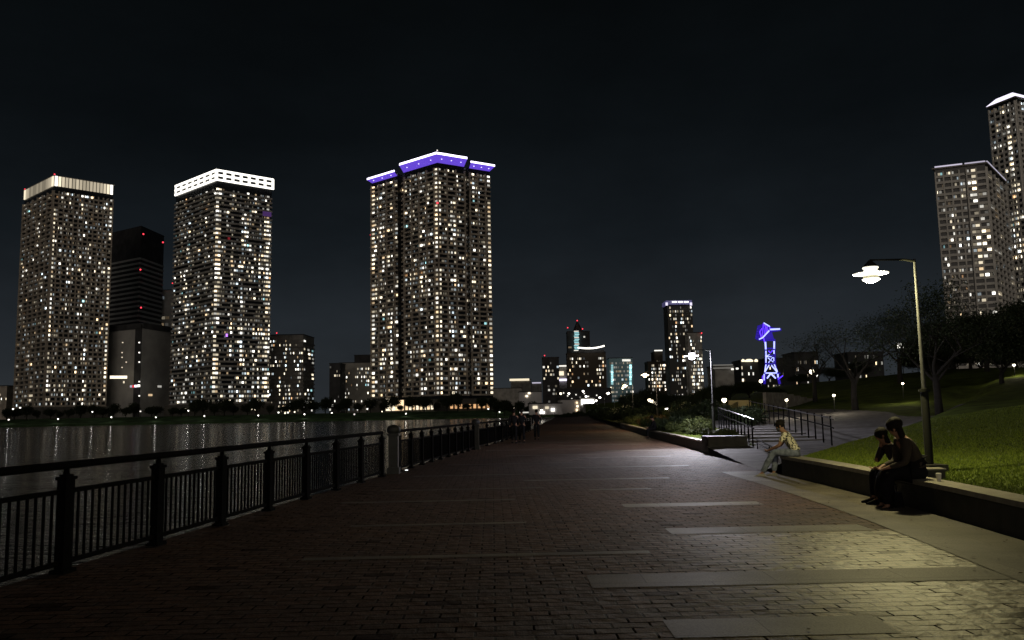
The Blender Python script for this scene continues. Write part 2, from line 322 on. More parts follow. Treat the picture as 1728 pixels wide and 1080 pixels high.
def strip_terrain(name, m, xs, yl, zoff=0.0, keep=None, kind='structure'):
    V = []; idx = {}; Fq = []
    for j, Y in enumerate(yl):
        x0 = w(Y) + .02
        for i, dx in enumerate(xs): V.append((x0 + dx, Y, zt(x0 + dx, Y) + zoff))
    n = len(xs)
    for j in range(len(yl) - 1):
        for i in range(n - 1):
            if keep:
                cxp = sum(V[k][0] for k in (j * n + i, j * n + i + 1, (j + 1) * n + i, (j + 1) * n + i + 1)) / 4; cyp = (yl[j] + yl[j + 1]) / 2
                if not keep(cxp, cyp): continue
            Fq.append((j * n + i, j * n + i + 1, (j + 1) * n + i + 1, (j + 1) * n + i))
    me = fast_mesh(name, V, Fq); me.polygons.foreach_set('use_smooth', [True] * len(me.polygons)); return link(name, me, m, None, kind)
XS = [0, .15, .3] + [.3 + .3 * k for k in range(1, 60)] + [18.3 + 1.5 * 1.07 ** k * (k + 1) / 1.6 for k in range(0, 26)]
YL = [-12, -6, 0] + [2 + .4 * k for k in range(145)] + [60 + 2 * k for k in range(1, 40)] + [140 + 12 * k for k in range(1, 29)] + [480]
strip_terrain('lawn', LAWN, XS, YL)
# plaza and path surface (pale lilac-grey paving) on the slope behind the lawn
NE = [(6.4, 20.2), (10.2, 26.4), (12.5, 28.6), (17.0, 33.8), (20.2, 36.3), (24, 39)]
def seg_y(X, pts):
    return interp(X, pts)
def on_plaza(X, Y):
    if X > 20.3 + .4 * math.sin(Y): return False
    s = Y - seg_y(X, NE)
    far = 54 if X < 18.5 else 54 - 5 * (X - 18.5)
    if Y > far + .8 * math.sin(X): return False
    if Y > 28.9 and X < 8.1 + .13 * (Y - 28): return False
    return s > .1
CON = mat('grey_asphalt_plaza', (.13, .125, .125), .8, .3, var=.3, vscale=3, bump=.4, bscale=40)
ppts = [-.05] + [i * .2 for i in range(1, 85)]; yl2 = [20 + .2 * k for k in range(178)]
strip_terrain('path', CON, ppts, yl2, .012, on_plaza)
# land under the park and beyond the promenade
mb = MB()
for a, b in zip(Y_, Y_[1:]): mb.add([(w(a) - .6, a, -.06), (w(a) + 500, a, -.06), (w(b) + 500, b, -.06), (w(b) - .6, b, -.06)], [(0, 1, 2, 3)])
mb.build('ground', CON, kind='structure')
# far bank
mb = MB()
bank_prof = [(480, ZW - .5), (480.5, ZW + .9), (490, ZW + 1.3), (497, .7), (503, .9), (512, 2.6), (540, 3.0), (700, 3.2), (3000, 4)]
for (ya, za), (yb, zb) in zip(bank_prof, bank_prof[1:]):
    for k in range(24):
        xa, xb = -1500 + 130 * k, -1370 + 130 * k
        mb.add([(xa, ya, za), (xb, ya, za), (xb, yb, zb), (xa, yb, zb)], [(0, 1, 2, 3)])
mb.build('riverbank', mat('bank_turf', (.07, .13, .055), .95, .1, col2=(.03, .055, .022), vscale=.15, bump=.3, bscale=2), kind='structure')

# ------------------------------------------------------------ low walls
CONC = mat('weathered_concrete', (.20, .185, .155), .85, .3, var=.25, vscale=3, bump=.5, bscale=35)
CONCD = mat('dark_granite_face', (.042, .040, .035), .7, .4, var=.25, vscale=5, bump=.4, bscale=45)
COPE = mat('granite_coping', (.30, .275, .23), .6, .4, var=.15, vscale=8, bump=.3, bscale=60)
def low_wall(name, label, y0, y1, h, wid, group=None):
    t = thing(name, label, 'low wall', (w((y0 + y1) / 2) + .2, (y0 + y1) / 2, 0))
    mb = MB(); cb = MB(); n = max(2, int((y1 - y0) / 1.0)); L = [y0 + (y1 - y0) * k / n for k in range(n + 1)]
    for a, b, m_, z0, z1, o0, o1 in [(None,)*7][:0]: pass
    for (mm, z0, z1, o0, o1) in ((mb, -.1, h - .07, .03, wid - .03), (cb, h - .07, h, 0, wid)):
        vs = []; fs = []
        for Y in L: vs += [(w(Y) + o0, Y, z0), (w(Y) + o1, Y, z0), (w(Y) + o1, Y, z1), (w(Y) + o0, Y, z1)]
        for k in range(n):
            i = 4 * k; fs += [(i + j, i + (j + 1) % 4, i + 4 + (j + 1) % 4, i + 4 + j) for j in range(4)]
        fs += [(0, 1, 2, 3), (4 * n + 3, 4 * n + 2, 4 * n + 1, 4 * n)]
        mm.add(vs, fs)
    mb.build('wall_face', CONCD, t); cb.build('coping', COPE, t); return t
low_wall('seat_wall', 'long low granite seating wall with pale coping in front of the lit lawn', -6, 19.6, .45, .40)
low_wall('planter_wall', 'low granite planter wall under the shrubs beyond the stair opening', 29.9, 74, .42, .40)
t = thing('planter_end_block', 'dark boxy granite block ending the planter wall beside the stair railing', 'planter', (7.45, 29.4, 0))
MB().box((7.45, 29.35, .25), (1.36, 1.0, .60)).build('block_body', CONCD, t); MB().box((7.45, 29.35, .58), (1.40, 1.04, .06)).build('coping', CONCD, t)

# ------------------------------------------------------------ quay fence
IRON = mat('black_painted_iron', (.004, .004, .0045), .9, .04, var=.3, vscale=20)
def fence(y0, n, step, label, lamp_end=True):
    base = Vector((fe(y0), y0, 0)); t = thing('railing', label, 'railing', base, group='black iron railings along the quay')
    ysq = [y0 + step * k for k in range(n + 1)]
    P = [Vector((fe(Y), Y, 0)) for Y in ysq]
    MB().tube([p + Vector((0, 0, 1.13)) for p in P], .042, 10).build('handrail', IRON, t)
    post0 = None; pan0 = None
    for k, p in enumerate(P):
        ang = math.atan2((P[min(k + 1, n)] - P[max(k - 1, 0)]).y, (P[min(k + 1, n)] - P[max(k - 1, 0)]).x)
        if post0 is None:
            mb = MB().box((0, 0, .48), (.10, .15, .96)).box((0, 0, .975), (.13, .18, .035)).box((0, 0, 1.0), (.08, .12, .03)).tube([(0, 0, 1.0), (0, 0, 1.10)], [.035, .022], 8).box((0, 0, .02), (.16, .22, .04))
            pm = mb.build('post', IRON); post0 = pm.data; bpy.data.objects.remove(pm)
        o = link('post', post0, None, t, loc=p - base + Vector((0, 0, .02))); o.rotation_euler.z = ang - math.pi / 2
    for k in range(n):
        a, b = P[k], P[k + 1]; d = b - a; ang = math.atan2(d.y, d.x); ln = d.length
        if pan0 is None:
            mb = MB(); g = .09; mb.bar((g, 0, .86), (ln - g, 0, .86), .035, .05); mb.bar((g, 0, .13), (ln - g, 0, .13), .035, .05)
            m_ = int((ln - 2 * g) / .118)
            for q in range(1, m_): mb.bar((g + (ln - 2 * g) * q / m_, 0, .13), (g + (ln - 2 * g) * q / m_, 0, .86), .022, .022)
            pm = mb.build('panel', IRON); pan0 = pm.data; bpy.data.objects.remove(pm)
        o = link('panel', pan0, None, t, loc=a - base); o.rotation_euler.z = ang
    return t
fence(1.67, 11, 1.775, 'run of black railing closest to the viewer, before the first round-topped pillar')
fence(22.9, 9, 1.39, 'run of black railing between the two round-topped pillars')
fence(36.6, 12, 2.6, 'farthest run of black railing beyond the second pillar')
PIL = mat('grey_cast_stone', (.028, .030, .032), .6, .4, var=.2, vscale=6, bump=.3, bscale=40)
def pillar(Y, label):
    t = thing('pillar', label, 'pillar', (fe(Y), Y, 0), group='round-topped pillars in the quay railing')
    c = (fe(Y), Y, 0)
    mb = MB().box((c[0], c[1], .09), (.32, .32, .18)).box((c[0], c[1], .60), (.25, .25, .84)); mb.build('shaft', PIL, t)
    MB().box((c[0], c[1], 1.05), (.32, .32, .06)).lathe([(.14, 1.08), (.18, 1.13), (.19, 1.2), (.15, 1.27), (.07, 1.31), (.01, 1.32)], c, 16).build('cap', PIL, t)
    return t
pillar(22.35, 'grey stone pillar with a rounded cap, the nearer one in the railing')
pillar(36.05, 'grey stone pillar with a rounded cap, the farther one in the railing')
P = gz(686, 795, .01)
t = thing('ground_light', 'tiny white light set in the paving beside the nearer railing pillar', 'ground light', (P.x, P.y, 0))
MB().lathe([(.07, 0), (.07, .02), (.055, .025)], (P.x, P.y, .005), 14).build('bezel', IRON, t)
MB().lathe([(.05, 0), (.04, .012)], (P.x, P.y, .031), 12).build('lens', mat('ground_light_lens', (.5, .5, .5), .3, emit=(1, 1, 1), es=2.5), t)

# ------------------------------------------------------------ lamps
POLE = mat('galvanised_pole', (.042, .043, .046), .6, .3, metal=.0, var=.15, vscale=12)
DARKM = mat('dark_lamp_metal', (.014, .015, .013), .75, .12)
def point(P, e, col, r=.08, parent=None):
    l = bpy.data.lights.new('lamp_light', 'POINT'); l.energy = e; l.color = col; l.shadow_soft_size = r
    o = bpy.data.objects.new('lamp_light', l); COL.objects.link(o)
    if parent is not None: o.parent = parent; P = Vector(P) - Vector(parent['_o'])
    o.location = P; return o
def street_lamp(X, Y, zb, ztop, label, energy, col, es, arm=.84, cname='a', detail=True, aim=math.pi, tall=1.28):
    t = thing('street_lamp', label, 'street lamp', (X, Y, zb), group='arm lamps along the promenade')
    n = 12 if detail else 8
    MB().lathe([(.066, 0), (.066, tall), (.045, tall + .05)], (X, Y, zb), n).lathe([(.095, tall - .02), (.095, tall + .03)], (X, Y, zb), n).build('base_sleeve', DARKM, t)
    MB().lathe([(.038, tall + .03), (.022, ztop - zb)], (X, Y, zb), n).build('pole', POLE, t)
    ax = Vector((math.cos(aim), math.sin(aim), 0)); hd = Vector((X, Y, ztop)) + ax * arm
    MB().tube([(X, Y, ztop - .04), Vector((X, Y, ztop - .01)) + ax * .2, hd + Vector((0, 0, -.02))], [.026, .02, .016], 8).build('arm', DARKM, t)
    h = (hd.x, hd.y, hd.z)
    sh = MB().lathe([(.02, -.02), (.05, -.05), (.13, -.135), (.13, -.145)], h, n + 6).build('lamp_cap', DARKM, t)
    g1 = mat('lamp_glass_' + cname, (.8, .8, .75), .4, emit=(1, .95, .74) if cname == 'yellow' else col, es=es); g2 = mat('lamp_band_' + cname, (.5, .5, .45), .5, emit=col, es=.22); g3 = mat('lamp_disc_' + cname, (.8, .8, .75), .5, emit=(1, .96, .78), es=min(es, 1.15))
    MB().lathe([(.135, -.15), (.135, -.17), (.10, -.18), (.115, -.2), (.13, -.235), (.30, -.262), (.30, -.272), (.12, -.285), (.12, -.31)], h, n + 8).build('lamp_shade', g3 if detail and cname == 'yellow' else g1, sh)
    MB().lathe([(.128, -.312), (.135, -.362)], h, n + 6).build('lamp_band', g2, sh)
    MB().lathe([(.15, -.365), (.14, -.385), (.06, -.425), (.01, -.43)], h, n + 6).build('lens', g1, sh)
    point((hd.x, hd.y, hd.z - .50), energy, col, .07, t)
    return t
YEL = (1, .88, .42); LIL = (.93, .90, 1); ORG = (1, .72, .42)
L1 = at(1543, 437, 14.5); z1 = zt(7.25, 14.5)
street_lamp(7.25, 14.5, z1 + .14, L1.z, 'tall arm lamp with glowing shade standing on the lawn behind the seated pair', 450, YEL, 5, cname='yellow', aim=math.pi + .1)
t = thing('lamp_footing', 'square concrete footing block at the foot of the closest lamp pole', 'footing', (7.25, 14.5, z1))
MB().box((7.25, 14.5, z1 + .04), (.42, .42, .2), .1).build('footing_block', CONCD, t)
P = at(1573, 800, 13.4)
t = thing('junction_box', 'small pale-topped box on the grass just behind the seat wall', 'box', (P.x, P.y, P.z - .14))
MB().box((P.x, P.y, P.z - .02), (.30, .24, .18)).build('box_body', CONCD, t); MB().box((P.x, P.y, P.z + .085), (.33, .27, .025)).build('lid', COPE, t)
L2 = at(1198, 590, 36); T2 = street_lamp(8.72, 36, zt(8.72, 36) - .02, L2.z, 'second arm lamp, glowing white among the low shrubs by the stair', 1200, LIL, 12, cname='white', aim=math.pi + .05)
sl = bpy.data.lights.new('lamp_beam', 'SPOT'); sl.energy = 2300; sl.color = LIL; sl.spot_size = math.radians(60); sl.spot_blend = 1; sl.shadow_soft_size = .09
sb = bpy.data.objects.new('lamp_beam', sl); COL.objects.link(sb); sb.parent = T2; hp = Vector((7.88, 35.96, L2.z - .52)); sb.location = hp - Vector(T2['_o']); sb.rotation_euler = (Vector((6.1, 30.8, 0)) - hp).to_track_quat('-Z', 'Y').to_euler()
L3 = at(1107, 630, 62); street_lamp(L3.x, 62, zt(L3.x, 62), L3.z + .15, 'third arm lamp along the promenade, warm white head over the planter', 520, ORG, 14, cname='orange', detail=False)
L4 = at(1067, 650, 92); street_lamp(L4.x, 92, .5, L4.z + .2, 'fourth arm lamp along the promenade, further off over the planter end', 420, ORG, 14, cname='orange', detail=False)
for px, py, pole, Yy, wd in ((1028, 664, 1036, 125, 'fifth'), (1014, 671, 1020, 160, 'sixth'), (1003, 678, 1008, 200, 'seventh')):
    A = at(pole, py, Yy); street_lamp(A.x, Yy, .3, A.z + .3, wd + ' arm lamp along the promenade, a small distant light', 60, (1, .93, .8), 16, cname='far', arm=.9, detail=False)

# small lights on poles, bollards and bank lamps: (px, py, Y, radius, colour, strength, pole height, energy)
def ball_lamp(px, py, Y, r, c, s, hgt, en, label, cat='lamp', name='globe_lamp', group=None, zg=None):
    P = at(px, py, Y); s = min(s, 1.2) if name == 'bank_lamp' else s
    t = thing(name, label, cat, (P.x, Y, P.z - hgt), group=group)
    MB().tube([(P.x, Y, P.z - hgt), (P.x, Y, P.z - r * .8)], [r * .35, r * .22], 6).build('post', DARKM, t)
    m = mat('globe_%s_%g' % (c, s), (.8, .8, .8), .4, emit=WCOL[c], es=s)
    MB().lathe([(r * .3, -r), (r * .85, -r * .5), (r, 0), (r * .8, r * .55), (r * .2, r)], (P.x, Y, P.z), 10).build('globe', m, t)
    MB().lathe([(r * .9, r * .62), (r * .3, r * 1.15)], (P.x, Y, P.z), 8).build('lamp_cap', DARKM, t)
    if en: point((P.x, Y - r * 1.6, P.z), en, WCOL[c], r * .5, t)
    return t
GB = 'lamps on the far river bank'
for i, (px, py, s) in enumerate([(15, 708, 4), (98, 707, 5), (156, 695, 4), (188, 704, 4), (237, 694, 3), (263, 704, 7), (318, 693, 4), (345, 702, 7), (436, 701, 6), (514, 699, 12), (598, 699, 3), (685, 698, 4), (843, 695, 8)]):
    ball_lamp(px, py, 493 if py > 696 else 505, .50, 'white', s, 3.9, 80 if s > 3 else 0, 'lamp post on the far bank %s' % ['at the left edge of the photo', 'below the leftmost tower corner', 'under the middle of the leftmost tower', 'under the right edge of the leftmost tower', 'below the dark office block', 'below the gap beside the pale slab block', 'left of the white-crowned tower base', 'below the left part of the white-crowned tower', 'below the right edge of the white-crowned tower', 'brightest, below the gap right of the white-crown tower', 'below the low blocks left of the purple-roofed tower', 'below the yellow lobby of the purple-roofed tower', 'at the right end of the bank near the promenade'][i], 'lamp', 'bank_lamp', GB)
for px, py in [(22, 690), (34, 688), (302, 691), (307, 691), (313, 690), (425, 690), (431, 691), (470, 696), (481, 697), (486, 696), (497, 695), (560, 697), (620, 690), (645, 694), (756, 697), (773, 696), (786, 696), (793, 697), (824, 690)]:
    ball_lamp(px, py, 530, .55, 'cream' if px % 2 else 'white', 2.6, 3, 0, 'tiny light dot between the trees of the far river bank', 'light', 'path_light', 'tiny light dots along the far bank')
GH = 'bollard lights on the park slope'
for px, py, Y, r, s, lab in [(1523, 647, 50, .07, 5, 'bollard light on the slope just left of the closest lamp pole'), (1407, 667, 46, .08, 6, 'brightest bollard light, above the plaza path'), (1327, 675, 44, .08, 4, 'bollard light before the low grey wall'), (1711, 616, 55, .09, 5, 'bollard light high on the slope at the right edge'), (1254, 0, 0, 0, 0, '')][:4]:
    ball_lamp(px, py, Y, r, 'cream', s, .9, 45, lab, 'bollard light', 'bollard_light', GH)
ball_lamp(1222, 675, 80, .24, 'cream', 6, 4, 60, 'globe lamp on a pole above the stair railing', 'lamp', 'globe_lamp')
ball_lamp(1217, 696, 60, .16, 'cream', 4, .8, 8, 'small light low behind the stair railing', 'lamp', 'globe_lamp')
ball_lamp(1116, 673, 130, .34, 'white', 8, 4, 80, 'white globe lamp above the dark trees beyond the third lamp', 'lamp', 'globe_lamp')
ball_lamp(1125, 691, 90, .22, 'white', 5, 1.5, 20, 'low white light among the planter shrubs', 'lamp', 'globe_lamp')
ball_lamp(1166, 680, 110, .3, 'white', 4, 3, 0, 'small white lamp right of the third lamp pole', 'lamp', 'globe_lamp')
ball_lamp(1284, 643, 120, .26, 'cream', 7, 4, 60, 'cream lamp at the foot of the blue-lit crane', 'lamp', 'globe_lamp')
ball_lamp(1370, 627, 130, .42, 'cream', 5, 4, 0, 'cream lamp right of the blue-lit crane', 'lamp', 'globe_lamp')
for k in range(4): ball_lamp(1096 + 4 * k, 675 + 2 * k, 120 - 3 * k, .25, 'cream', 5, 1.2, 0, 'small light, %s in a descending row of four' % ['first', 'second', 'third', 'last'][k], 'lamp', 'globe_lamp', 'descending row of small lights')

# ------------------------------------------------------------ towers
GL = mat('dark_window_glass', (.018, .020, .023), .25, .5)
BEIGE = mat('beige_tiled_facade', (.40, .355, .30), .8, .3, var=.25, vscale=.3)
GREY = mat('grey_concrete_facade', (.33, .32, .30), .8, .3, var=.25, vscale=.3)
DKF = mat('dark_office_facade', (.045, .046, .049), .7, .3, var=.3, vscale=.2)
def off_poly(poly, d):
    n = len(poly); out = []; area = sum(poly[i][0] * poly[(i + 1) % n][1] - poly[(i + 1) % n][0] * poly[i][1] for i in range(n)); sg = 1 if area > 0 else -1
    for i in range(n):
        p0, p1, p2 = Vector(poly[i - 1]), Vector(poly[i]), Vector(poly[(i + 1) % n])
        a = (p1 - p0).normalized(); b = (p2 - p1).normalized(); n1 = Vector((a.y, -a.x)) * sg; n2 = Vector((b.y, -b.x)) * sg
        m = (n1 + n2); m = m / max(.3, m.length_squared) * 2 if m.length > .1 else n1
        out.append(tuple(p1 + m * d))
    return out
def seg_box(mb, A, B, nrm, z0, z1, o0, o1, ext=0.0):
    A = Vector(A); B = Vector(B); u = (B - A).normalized() * ext; A = A - u; B = B + u
    p = [A + nrm * o0, B + nrm * o0, B + nrm * o1, A + nrm * o1]
    mb.prism([(q.x, q.y) for q in p], z0, z1)
def face_normal(A, B):   # towards the viewer side (A left of B)
    d = (Vector(B) - Vector(A)).normalized(); return Vector((d.y, -d.x))
def shell(name, label, cat, poly, z0, z1, body_mat, group=None):
    cx = sum(p[0] for p in poly) / len(poly); cy = sum(p[1] for p in poly) / len(poly)
    t = thing(name, label, cat, (cx, cy, z0), group=group)
    MB().prism(poly, z0, z1).build('tower_body' if z1 - z0 > 40 else 'building_body', body_mat, t); return t
def floors(t, faces, z0, fh, nf, bm_, bh=1.15, out=1.2, pier=None, pier_mat=None, skip=()):
    """balcony bands: one part per floor and face run (shared mesh), piers at the bay lines"""
    base = Vector(t['_o'])
    mb = MB()
    for A, B, nb, band, pr in faces:
        if band: seg_box(mb, A, B, face_normal(A, B), 0, bh, .02, out, 0)
    if mb.v:
        me = bpy.data.meshes.new('balcony'); me.from_pydata([(v[0] - base.x, v[1] - base.y, v[2]) for v in mb.v], [], mb.f); me.materials.append(bm_)
        for k in range(nf):
            if k in skip: continue
            link('balcony', me, None, t, loc=(0, 0, z0 + k * fh - base.z))
    for A, B, nb, band, pr in faces:
        if not pr: continue
        nrm = face_normal(A, B); A_ = Vector(A); B_ = Vector(B)
        for q in range(0, nb + 1, pr):
            c = A_ + (B_ - A_) * q / nb; u = (B_ - A_).normalized() * .35
            mp = MB(); seg_box(mp, c - u, c + u, nrm, z0, z0 + nf * fh, .03, out + .12); mp.build('pier', pier_mat or bm_, t)
def windows(t, faces, z0, fh, nf, prob, seed, hw=1.6, sill=1.2, cols=None, special=None, wfrac=(.38, .8), dim=.25, strength=1.0, maxparts=100, o=.05):
    R = random.Random(seed); cells = []; base = Vector(t['_o'])
    for fi, (A, B, nb, band, pr) in enumerate(faces):
        A_ = Vector(A); B_ = Vector(B); nrm = face_normal(A, B); L = (B_ - A_).length; cw = L / nb; u = (B_ - A_) / L
        cwts = [R.choice([.15, .35, .6, 1.0, 1.7]) for _ in range(nb)]
        if cols and fi in cols:
            for q, v in cols[fi].items(): cwts[q] = v
        for k in range(nf):
            rowf = R.uniform(.55, 1.35)
            for q in range(nb):
                p = (prob[fi] if isinstance(prob, (list, tuple)) else prob) * 1.2 * cwts[q] * rowf
                p *= max(.12, 1 + 2.2 * noise.noise(Vector((fi * 9.3 + q * .33, k * .17, seed * 1.7))))
                x = R.random()
                if x < p: s = R.choice([.4, .7, 1.0, 1.5, 2.2, 3.0])
                elif x < p + dim: s = R.choice([.05, .10, .18, .28])
                else: continue
                wide = special and (fi, q) in special
                c = R.choices(['warm', 'cream', 'white', 'cool', 'teal', 'amber'], [9, 34, 42, 14, 1, 1])[0]
                if wide: c = R.choices(['cream', 'white', 'warm'], [5, 3, 2])[0]; s = max(s, .5) if R.random() < .7 else s
                ww = cw * (.96 if wide else R.choice([wfrac[0], (wfrac[0] + wfrac[1]) / 2, wfrac[1]])); 
                ctr = A_ + u * (cw * (q + (.5 if wide else R.uniform(ww / cw / 2, 1 - ww / cw / 2) if ww < cw * .98 else .5)))
                cells.append((s * strength, ww, ctr, u, nrm, z0 + k * fh + sill + hw / 2, c, hw))
    cells.sort(key=lambda a: -a[0] * a[1])
    def geo(mb, ce, b0):
        s, ww, ctr, u, nrm, zc, c, hw_ = ce; a = ctr - u * ww / 2; b = ctr + u * ww / 2
        mull = ww > 2.4
        segs = [(a, b)] if not mull else [(a, ctr - u * .09), (ctr + u * .09, b)]
        for a1, b1 in segs: seg_box(mb, a1, b1, nrm, zc - hw_ / 2, zc + hw_ / 2, o - .04, o + .08)
    for ce in cells[:maxparts]:
        mb = MB(); geo(mb, ce, base); mb.build('window', lit(ce[6], round(ce[0], 2)), t)
    rest = {}
    for ce in cells[maxparts:]: rest.setdefault((ce[6], round(ce[0], 2)), []).append(ce)
    if rest:
        me_v = []; me_f = []; mi = []; ml = []
        for i, (k, L_) in enumerate(rest.items()):
            mb = MB()
            for ce in L_: geo(mb, ce, base)
            o_ = len(me_v); me_v += [(v[0] - base.x, v[1] - base.y, v[2] - base.z) for v in mb.v]; me_f += [tuple(i_ + o_ for i_ in f) for f in mb.f]; mi += [i] * len(mb.f); ml.append(lit(*k))
        me = bpy.data.meshes.new('window'); me.from_pydata(me_v, [], me_f)
        for m_ in ml: me.materials.append(m_)
        me.polygons.foreach_set('material_index', mi); me.update(); link('window', me, None, t, 'stuff')
def beacon(t, P, c='red', s=2.2, r=.55):
    r *= .8
    m = mat('beacon_%s' % c, (.2, .0, .0), .4, emit=WCOL[c], es=s); m.cycles.emission_sampling = 'NONE'
    MB().lathe([(r * .4, -r), (r, -.3 * r), (r, .4 * r), (r * .3, r)], P, 8).build('beacon', m, t)
def corners(Lp, Np, Rp, D):
    N = at(*Np, D); z = N.z; L = gz(*Lp, z); R = gz(*Rp, z)
    return (L.x, L.y), (N.x, N.y), (R.x, R.y), (L.x + R.x - N.x, L.y + R.y - N.y), z
def lerp(A, B, f): return (A[0] + (B[0] - A[0]) * f, A[1] + (B[1] - A[1]) * f)
ZB = 3.0
# --- tower with the slatted cream crown
L, N, R_, Bk, zt1 = corners((42, 322), (92, 297), (191, 313), 560)
t = shell('apartment_tower', 'leftmost high-rise, with a cream slatted band of light round its roof', 'tower', [L, N, R_, Bk], ZB, zt1 - 1, GL)
fh = 3.15; nf = int((zt1 - 9 - ZB - 8) / fh); faces = [(L, N, 18, True, 3), (N, R_, 24, True, 2)]
for fc in (0, 1): pass
floors(t, faces, ZB + 8, fh, nf, BEIGE, 1.2, 1.1, pier_mat=BEIGE)
windows(t, faces, ZB + 8, fh, nf, [.06, .17], 11, cols={1: {0: 2.8, 1: .3, 2: .35, 23: 3.2, 22: .3, 6: 1.3, 14: 1.6, 11: 1.4}, 0: {17: 1.5, 0: 1.2}}, special={(1, 0), (1, 23), (0, 17)}, dim=.38)
MB().prism(off_poly([L, N, R_, Bk], 1.6), ZB, ZB + 8).build('podium', mat('podium_stone', (.10, .095, .085), .8, var=.2, vscale=.2), t)
for A, B, n, base_s in ((L, N, 16, .26), (N, R_, 17, .50)):
    nrm = face_normal(A, B)
    for q in range(n):
        a = lerp(A, B, (q + .14) / n); b = lerp(A, B, (q + .86) / n); edge = min(q, n - 1 - q)
        s = base_s * (4.5 if edge == 0 else 2.2 if edge == 1 else 1.4 if edge == 2 else 1) * random.uniform(.85, 1.15)
        mb = MB(); seg_box(mb, a, b, nrm, zt1 - 7.0, zt1, .1, .7); mb.build('crown_panel', lit('cream' if s < 1.5 else 'white', round(s, 1)), t)
mb = MB(); mb.prism(off_poly([L, N, R_, Bk], .8), zt1 - .02, zt1 + .5); mb.build('roof', GREY, t)
for p in (L, N): beacon(t, (p[0], p[1], zt1 + 1.2), r=.6)
# --- tower with the white ringed crown
L, N, R_, Bk, zt2 = corners((298, 313), (366, 286), (459, 302), 560)
t = shell('apartment_tower', 'high-rise with a crown of three brilliant white rings, second big tower from the left edge', 'tower', [L, N, R_, Bk], ZB, zt2 - 1, GL)
nf = int((zt2 - 10 - ZB - 8) / fh); faces = [(L, N, 20, True, 0), (N, R_, 22, True, 0)]
floors(t, faces, ZB + 8, fh, nf, GREY, 1.25, 1.5)
windows(t, faces, ZB + 8, fh, nf, [.15, .21], 23, cols={1: {0: 2.4, 1: 1.8, 12: 1.3, 17: 2.0, 20: 2.2, 21: 2.2}, 0: {19: 1.2, 3: 1.4}}, special={(1, 0), (1, 1), (1, 20)}, dim=.42)
MB().prism(off_poly([L, N, R_, Bk], 3), ZB, ZB + 8).build('podium', mat('podium_stone', (.10, .095, .085), .8, var=.2, vscale=.2), t)
po = off_poly([L, N, R_, Bk], .5)
for k in range(3):
    mb = MB()
    for A, B in ((po[0], po[1]), (po[1], po[2])): seg_box(mb, A, B, face_normal(A, B), zt2 - 8.0 + k * 3.4, zt2 - 6.75 + k * 3.4, -.3, .5, .3)
    mb.build('crown_ring', lit('white', 2.4), t)
for A, B, n in ((po[0], po[1], 7), (po[1], po[2], 7)):
    nrm = face_normal(A, B)
    for q in range(n + 1):
        c = Vector(lerp(A, B, q / n)); u = (Vector(B) - Vector(A)).normalized() * 1.0; mb = MB(); seg_box(mb, c - u, c + u, nrm, zt2 - 7.9, zt2 - .4, -.8, .1); mb.build('crown_post', lit('white', 1.3), t)
MB().prism(off_poly([L, N, R_, Bk], .1), zt2 - .98, zt2 - .5).build('roof', GREY, t)
mb = MB(); seg_box(mb, lerp(N, R_, .82), lerp(N, R_, .98), face_normal(N, R_), zt2 - 29, zt2 - 25.5, 1.6, 1.7); mb.build('window', lit('purple', .10), t)
c_ = lerp(N, R_, .13); nrm = face_normal(N, R_)
mb = MB(); seg_box(mb, lerp(N, R_, .20), lerp(N, R_, .24), nrm, zt2 - 49.5, zt2 - 47.8, 1.6, 1.7); mb.build('window', lit('red', .18), t)
mb = MB(); seg_box(mb, lerp(N, R_, .2), lerp(N, R_, .23), nrm, zt2 - 118, zt2 - 116, 1.6, 1.8); mb.build('window', lit('purple', 2.0), t)
# --- purple roofed tower
L, N, R_, Bk, zt3 = corners((628, 306), (738, 273), (826, 287), 540)
g0, g1 = lerp(L, N, .41), lerp(L, N, .52); h0, h1 = lerp(N, R_, .50), lerp(N, R_, .60)
nL = -face_normal(L, N) * 4.5; nRr = -face_normal(N, R_) * 4.5
add2 = lambda p, v: (p[0] + v.x, p[1] + v.y)
poly = [L, g0, add2(g0, nL), add2(g1, nL), g1, N, h0, add2(h0, nRr), add2(h1, nRr), h1, R_, Bk]
t = shell('apartment_tower', 'tallest high-rise across the water, with glowing purple soffits under white roof edges', 'tower', poly, ZB, zt3, GL)
nf = int((zt3 - 3 - ZB - 10) / fh); Ng0 = lerp(L, N, .93); Ng1 = lerp(N, R_, .10)
fA = [(L, g0, 10, True, 3), (add2(g0, nL), add2(g1, nL), 3, True, 0), (g1, N, 13, True, 3), (N, h0, 9, True, 3), (add2(h0, nRr), add2(h1, nRr), 2, True, 0), (h1, R_, 8, True, 3)]
floors(t, fA, ZB + 10, fh, nf, BEIGE, 1.15, 1.3, pier_mat=BEIGE)
windows(t, fA, ZB + 10, fh, nf, [.17, .10, .18, .16, .4, .18], 37, cols={0: {0: 3.2, 1: 1.4, 4: 1.5}, 2: {12: 2.6, 2: 2.6, 6: 2.0, 11: .3, 10: .3}, 3: {0: 2.6, 5: 2.8, 6: 1.2, 1: .25, 2: .3}, 4: {0: 2.0, 1: .5}, 5: {7: 3.2, 5: 1.5}}, special={(0, 0), (2, 12), (3, 0), (5, 7)}, dim=.38)
MB().prism([(p[0] , p[1]) for p in off_poly([L, N, R_, Bk], 2.5)], ZB, ZB + 8).build('podium', mat('podium_stone', (.10, .095, .085), .8, var=.2, vscale=.2), t)
